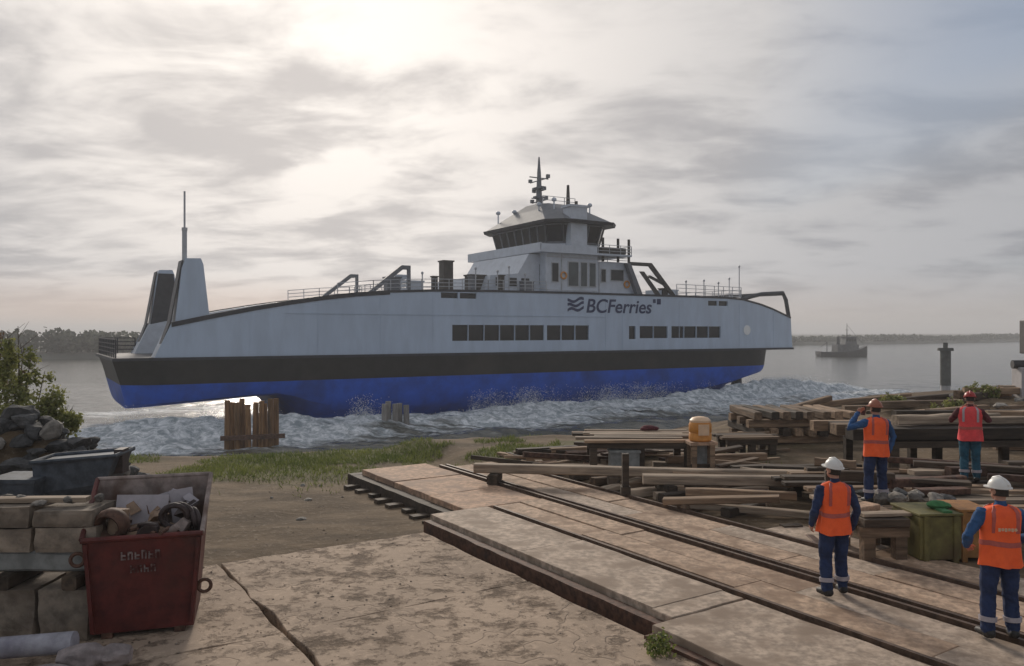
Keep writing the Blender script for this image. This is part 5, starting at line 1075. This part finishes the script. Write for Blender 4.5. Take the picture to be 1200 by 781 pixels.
# ------------------------------------------------------------------ people
def seg_dist(P, a, b):
    ab = b - a; t_ = np.clip(((P - a) @ ab) / (ab @ ab + 1e-9), 0, 1); return np.linalg.norm(P - (a + t_[:, None] * ab), axis=1)
def person(label, loc, heading, arms, legs, head_turn, vest_mat, helm_mat, sleeve, trousers, back_marks=False, group=None, scale=1.0, bands=True):
    root = tag(empty('person', loc, heading), label, 'person', group); root.scale = (scale,) * 3
    mb = MB(); caps = []                                     # capsule list for colouring: (a, b, r, mat index)
    mats = [sleeve, trousers, 'skin', 'boot']
    def ell(z, rx, ry, cy=0, cx=0, n=20): return [(cx + rx * math.cos(2 * math.pi * i / n), cy + ry * math.sin(2 * math.pi * i / n), z) for i in range(n)]
    tor = [(0.84, 0.13, 0.10, 0), (0.92, 0.172, 0.13, -0.01), (1.02, 0.165, 0.122, 0), (1.14, 0.158, 0.115, 0.005), (1.26, 0.175, 0.122, 0), (1.37, 0.192, 0.122, -0.005), (1.43, 0.175, 0.105, -0.01), (1.475, 0.10, 0.075, -0.01), (1.50, 0.062, 0.06, 0)]
    mb.loft([ell(*q) for q in tor])
    caps.append((np.array([0, 0, 1.12]), np.array([0, 0, 1.40]), 0.16, 0)); caps.append((np.array([0, 0, 0.90]), np.array([0, 0, 0.94]), 0.15, 1))
    caps.append((np.array([-0.1, 0, 1.42]), np.array([0.1, 0, 1.42]), 0.1, 0))
    # neck and head
    hc = Vector((0, 0.02, 1.645)); rot = Matrix.Rotation(head_turn[0], 4, 'Z') @ Matrix.Rotation(head_turn[1], 4, 'X')
    H = MB(); H.ellipsoid((0, 0, 0.015), 0.077, 0.096, 0.115, 18, 12); H.ellipsoid((0, 0.035, -0.055), 0.055, 0.06, 0.055, 14, 8); H.tube([(0, 0.085, 0.02), (0, 0.112, -0.025)], [0.012, 0.018], 8, True)
    for sx in (-1, 1): H.ellipsoid((sx * 0.08, -0.008, -0.005), 0.013, 0.024, 0.034, 10, 6)
    H.tube([(-0.022, 0.09, -0.062), (0.022, 0.09, -0.062)], 0.009, 6, True)
    hv = [hc + (rot @ Vector(p)) for p in H.v]; mb.add(hv, H.f); mb.tube([(0, -0.01, 1.46), (0, 0.005, 1.60)], 0.056, 12, True)
    caps.append((np.array(hc) - [0, 0, 0.04], np.array(hc) + [0, 0, 0.05], 0.085, 2)); caps.append((np.array([0, -0.01, 1.51]), np.array([0, 0.005, 1.6]), 0.055, 2))
    def limb(pts, rs, mi, seg=14):
        mb.tube(pts, rs, seg, True)
        for (a, b, ra, rb_) in zip(pts, pts[1:], rs, rs[1:]): caps.append((np.array(a, float), np.array(b, float), (ra + rb_) / 2, mi))
    for (kx, ky, ax, ay, side, toe) in legs:
        hip = Vector((side * 0.095, 0, 0.90)); kn = Vector((kx, ky, 0.49)); an_ = Vector((ax, ay, 0.10))
        limb([hip, hip.lerp(kn, 0.35), kn, kn.lerp(an_, 0.3), an_ + Vector((0, 0, 0.02))], [0.105, 0.10, 0.078, 0.08, 0.072], 1)
        td = Vector((math.sin(toe), math.cos(toe), 0)); limb([an_ + Vector((0, 0, -0.03)) - td * 0.045, an_ + Vector((0, 0, -0.045)) + td * 0.06, an_ + Vector((0, 0, -0.06)) + td * 0.16], [0.055, 0.05, 0.04], 3)
        limb([an_ + Vector((0, 0, 0.03)), an_ + Vector((0, 0, -0.045))], [0.058, 0.055], 3)
    for (el, wr, fd, pn, side) in arms:                      # elbow, wrist, finger direction, palm normal
        sh = Vector((side * 0.19, -0.005, 1.405)); el, wr, fd, pn = Vector(el), Vector(wr), Vector(fd).normalized(), Vector(pn).normalized()
        limb([Vector((side * 0.13, -0.005, 1.40)), sh, sh.lerp(el, 0.5), el, el.lerp(wr, 0.35), wr], [0.07, 0.074, 0.062, 0.054, 0.054, 0.043], 0)
        sd = fd.cross(pn).normalized() * side
        for q in (-1.2, 0, 1.2): limb([wr + sd * 0.012 * q, wr + fd * 0.085 + sd * 0.021 * q], [0.021, 0.019], 2, 10)
        for k, ln_ in enumerate((0.068, 0.078, 0.074, 0.058)):
            b_ = wr + fd * 0.085 + sd * (0.030 - 0.020 * k); m_ = b_ + fd * ln_ * 0.5 + pn * 0.010; t_ = m_ + fd * ln_ * 0.38 + pn * 0.030
            limb([b_, m_, t_], [0.0105, 0.010, 0.009], 2, 8)
        b_ = wr + fd * 0.025 + sd * 0.03; limb([b_, b_ + sd * 0.03 + fd * 0.025 + pn * 0.01, b_ + sd * 0.038 + fd * 0.055 + pn * 0.025], [0.014, 0.012, 0.010], 2, 8)
    raw = mb.mesh('body_raw', 'navy'); ob = bpy.data.objects.new('body_raw', raw); col.objects.link(ob)
    rm = ob.modifiers.new('r', 'REMESH'); rm.mode = 'VOXEL'; rm.voxel_size = 0.0105
    smo = ob.modifiers.new('s', 'SMOOTH'); smo.iterations = 3; smo.factor = 0.4
    bpy.context.view_layer.update(); me = bpy.data.meshes.new_from_object(ob.evaluated_get(bpy.context.evaluated_depsgraph_get())); bpy.data.objects.remove(ob)
    co = np.empty(len(me.vertices) * 3); me.vertices.foreach_get('co', co); co = co.reshape(-1, 3)
    # cloth folds on trousers and sleeves
    D = np.stack([seg_dist(co, a, b) - r for a, b, r, m_ in caps]); ids = np.array([c_[3] for c_ in caps])[D.argmin(0)]
    nr = np.empty(len(me.vertices) * 3); me.vertices.foreach_get('normal', nr); nr = nr.reshape(-1, 3)
    fold = (fbm(co[:, 0] * 14 + co[:, 1] * 9, co[:, 2] * 22 + co[:, 0] * 8, 3, 5) - 0.5) * 0.028 * np.isin(ids, (0, 1))
    co = co + nr * fold[:, None]; me.vertices.foreach_set('co', co.ravel())
    fc = np.empty(len(me.polygons) * 3); me.polygons.foreach_get('center', fc); fc = fc.reshape(-1, 3)
    D = np.stack([seg_dist(fc, a, b) - r for a, b, r, m_ in caps]); ids = np.array([c_[3] for c_ in caps])[D.argmin(0)]
    me.materials.clear()
    for q in mats: me.materials.append(M[q])
    me.polygons.foreach_set('material_index', ids.astype(np.int32)); me.shade_smooth(); me.update(); me.name = 'body'
    link(bpy.data.objects.new('body', me), root)
    # vest
    mv = MB(); rings = []
    vt = [(0.83, 0.222, 0.178, 0), (0.90, 0.217, 0.172, 0), (1.0, 0.205, 0.16, 0), (1.1, 0.198, 0.15, 0), (1.2, 0.203, 0.148, 0), (1.3, 0.214, 0.148, 0), (1.38, 0.222, 0.145, -0.005), (1.43, 0.212, 0.128, -0.01), (1.468, 0.165, 0.104, -0.012), (1.492, 0.10, 0.078, -0.01), (1.500, 0.072, 0.066, -0.005)]
    ph = random.uniform(0, 6)
    for z, rx, ry, cy in vt:
        am = 0.012 * (1.45 - z) / 0.5; n = 40
        rings.append([(rx * (1 + am / 0.2 * (math.sin(5 * a + ph + z * 3) + 0.6 * math.sin(9 * a + 2 * ph - z * 8))) * math.cos(a), cy + ry * (1 + am / 0.15 * (math.sin(5 * a + ph + z * 3) + 0.6 * math.sin(9 * a + 2 * ph - z * 8))) * math.sin(a), z + 0.008 * math.sin(3 * a + ph)) for a in [2 * math.pi * i / n for i in range(n)]])
    mv.loft(rings, caps=False); vo = mv.build('vest', vest_mat, root, 60)
    def band(i0, f0, f1, mat, off=0.006):
        rr = []
        for f_ in (f0, (f0 + f1) / 2, f1):
            k = int(f_); u = f_ - k; ring = []
            for p, q in zip(rings[k], rings[k + 1]):
                v = Vector(p).lerp(Vector(q), u); d = Vector((v.x, v.y, 0)).normalized() * off; ring.append(v + d)
            rr.append(ring)
        mm = MB(); mm.loft(rr, caps=False); return mm.build('reflective_band', mat, vo, True)
    if bands: band(0, 2.55, 3.1, 'band_dim')
    for sx in (-1, 1):                                       # shoulder strips down the back and front
        for sy in (-1, 1):
            pl = [];
            for k in range(4, 10):
                z, rx, ry, cy = vt[k]; x = sx * (0.125 if k < 8 else 0.125 - 0.02 * (k - 7)); u = max(0, 1 - (x / rx) ** 2) ** 0.5; pl.append(Vector((x, cy + sy * (ry * u + 0.010), z + 0.004)))
            mm = MB(); mm.loft([[p + Vector((-0.02, 0, 0)), p + Vector((0.02, 0, 0)), p + Vector((0.02, -sy * 0.006, 0)), p + Vector((-0.02, -sy * 0.006, 0))] for p in pl]); mm.build('shoulder_strip', 'band_dim' if vest_mat == 'vest' else 'band', vo)
    if back_marks:
        mm = MB(); x = -0.10
        for k in range(6): mm.box(x, x + 0.022, -0.178, -0.170, 1.235 + 0.006 * (k % 2), 1.272); mm.box(x, x + 0.03, -0.178, -0.170, 1.252, 1.258); x += 0.034
        mm.build('back_print', 'pale_orange', vo)
    for (kx, ky, ax, ay, side, toe) in legs:
        kn = Vector((kx, ky, 0.49)); an_ = Vector((ax, ay, 0.12)); a = kn.lerp(an_, 0.66); b = kn.lerp(an_, 0.80)
        mm = MB(); mm.tube([a, b], [0.094, 0.092], 16); mm.build('leg_band', 'band', root, 40)
    # helmet, hair, eyes on the turned head
    def onhead(m_, name, mat, sm=True):
        me_ = MB(); me_.add([hc + (rot @ Vector(p)) for p in m_.v], m_.f); return me_.build(name, mat, root, sm)
    m_ = MB(); rr = []
    for k in range(8):
        a = math.pi / 2 * k / 7.4; rr.append([(0.107 * math.cos(a) * math.cos(2 * math.pi * i / 24), 0.128 * math.cos(a) * math.sin(2 * math.pi * i / 24), 0.045 + 0.115 * math.sin(a)) for i in range(24)])
    m_.loft(rr); he = onhead(m_, 'helmet', helm_mat)
    m_ = MB(); o_r = [(0.118 * math.cos(2 * math.pi * i / 24), 0.0 + (0.142 if math.sin(2 * math.pi * i / 24) < 0 else 0.185) * math.sin(2 * math.pi * i / 24), 0.045 - 0.012 * max(0, math.sin(2 * math.pi * i / 24))) for i in range(24)]
    m_.loft([[(p[0], p[1], p[2] - 0.006) for p in o_r], [(p[0], p[1], p[2] + 0.006) for p in o_r]]); b_ = onhead(m_, 'helmet_brim', helm_mat); b_.parent = he
    m_ = MB(); m_.tube([(0, -0.118, 0.085), (0, -0.08, 0.14), (0, 0, 0.166), (0, 0.08, 0.14), (0, 0.118, 0.085)], 0.014, 8, True); b_ = onhead(m_, 'helmet_ridge', helm_mat); b_.parent = he
    m_ = MB(); m_.loft([[(0.082 * math.cos(math.pi + math.pi * i / 12), 0.1 * math.sin(math.pi + math.pi * i / 12) * 1.02, z) for i in range(13)] + [(0.06 * math.cos(2 * math.pi - math.pi * i / 12), 0.03 * math.sin(2 * math.pi - math.pi * i / 12), z) for i in range(13)] for z in (-0.045, 0.0, 0.05)]); onhead(m_, 'hair', 'hair')
    for sx in (-1, 1):
        m_ = MB(); m_.ellipsoid((sx * 0.03, 0.088, 0.018), 0.013, 0.011, 0.009, 10, 6); onhead(m_, 'eye', 'band')
        m_ = MB(); m_.ellipsoid((sx * 0.03, 0.097, 0.018), 0.006, 0.004, 0.006, 8, 6); onhead(m_, 'pupil', 'hair')
    return root
random.seed(77)
DOWN = ((0, 0, -1))
# worker on the rails, seen from behind
person('worker in orange vest and white helmet walking on the slipway rail, arms down', (4.24, 10.47, 0.02), R(8),
       [((-0.285, -0.02, 1.13), (-0.25, 0.12, 0.93), (0.1, 0.5, -0.8), (1, 0, 0), -1), ((0.29, -0.05, 1.13), (0.28, 0.06, 0.87), (0, 0.25, -1), (-1, 0, 0), 1)],
       [(-0.11, 0.03, -0.12, -0.03, -1, -0.15), (0.12, 0.05, 0.15, 0.06, 1, 0.2)], (R(14), R(6)), 'vest', 'helmet', 'navy', 'navy')
# worker at the right edge
person('worker in orange vest with printed back and white helmet, dark blue sleeves', (5.53, 9.02, 0.02), R(-6),
       [((-0.33, 0.02, 1.15), (-0.27, 0.20, 0.98), (0.5, 0.7, -0.3), (0.5, 0, -1), -1), ((0.33, 0.02, 1.15), (0.22, 0.22, 1.02), (-0.5, 0.7, -0.1), (-0.3, 0, -1), 1)],
       [(-0.12, 0.02, -0.14, -0.02, -1, -0.2), (0.12, 0.03, 0.14, 0.0, 1, 0.2)], (R(20), R(0)), 'vest', 'helmet', 'blue_sleeve', 'navy', back_marks=True, scale=1.01)
# worker on the staging taking a picture
person('worker in orange vest on timber staging raising both hands to the face', (6.33, 13.85, 0.5), R(6),
       [((-0.44, 0.10, 1.30), (-0.20, 0.24, 1.54), (0.7, 0.2, 0.6), (0.3, -1, 0), -1), ((0.33, 0.02, 1.14), (0.27, 0.05, 0.90), (0, 0.25, -1), (-1, 0, 0), 1)],
       [(-0.12, 0.02, -0.13, 0.0, -1, -0.1), (0.12, 0.02, 0.14, 0.0, 1, 0.15)], (R(4), R(4)), 'vest', 'helmet_orange', 'blue_sleeve', 'navy')
person('worker in pinkish red vest, red helmet and teal trousers on the timber staging', (9.09, 15.8, 0.5), R(-25),
       [((-0.32, 0.16, 1.20), (-0.10, 0.28, 1.40), (0.5, 0.1, 0.8), (0.3, -1, 0), -1), ((0.34, 0.14, 1.22), (0.12, 0.28, 1.42), (-0.5, 0.1, 0.8), (-0.3, -1, 0), 1)],
       [(-0.10, 0.02, -0.10, -0.02, -1, -0.1), (0.10, 0.04, 0.12, 0.02, 1, 0.15)], (R(0), R(-8)), 'vest_pink', 'helmet_red', 'maroon', 'teal')
mb = MB(); mb.box(-0.04, 0.04, -0.006, 0.006, -0.08, 0.08); o = mb.build('phone', 'hose'); o.location = (6.33 - 0.07, 13.85 + 0.33, 0.5 + 1.58); o.rotation_euler = (0, R(10), R(6)); tag(o, 'small dark phone held up by the worker on the staging', 'phone')

# ------------------------------------------------------------------ haze over the river
hz = bpy.data.materials.new('haze'); hz.use_nodes = True; t = hz.node_tree; t.nodes.clear()
pv = nd(t, 'ShaderNodeVolumePrincipled'); pv.inputs['Color'].default_value = (0.92, 0.92, 0.93, 1); pv.inputs['Density'].default_value = 0.0008; pv.inputs['Anisotropy'].default_value = 0.2
oo = nd(t, 'ShaderNodeOutputMaterial'); t.links.new(pv.outputs[0], oo.inputs['Volume'])
mb = MB(); mb.box(-4200, 4200, -120, 6200, -10.5, 27); o = mb.build('haze', hz); tag(o, 'thin pale haze over the river and the far bank', 'haze', kind='stuff')
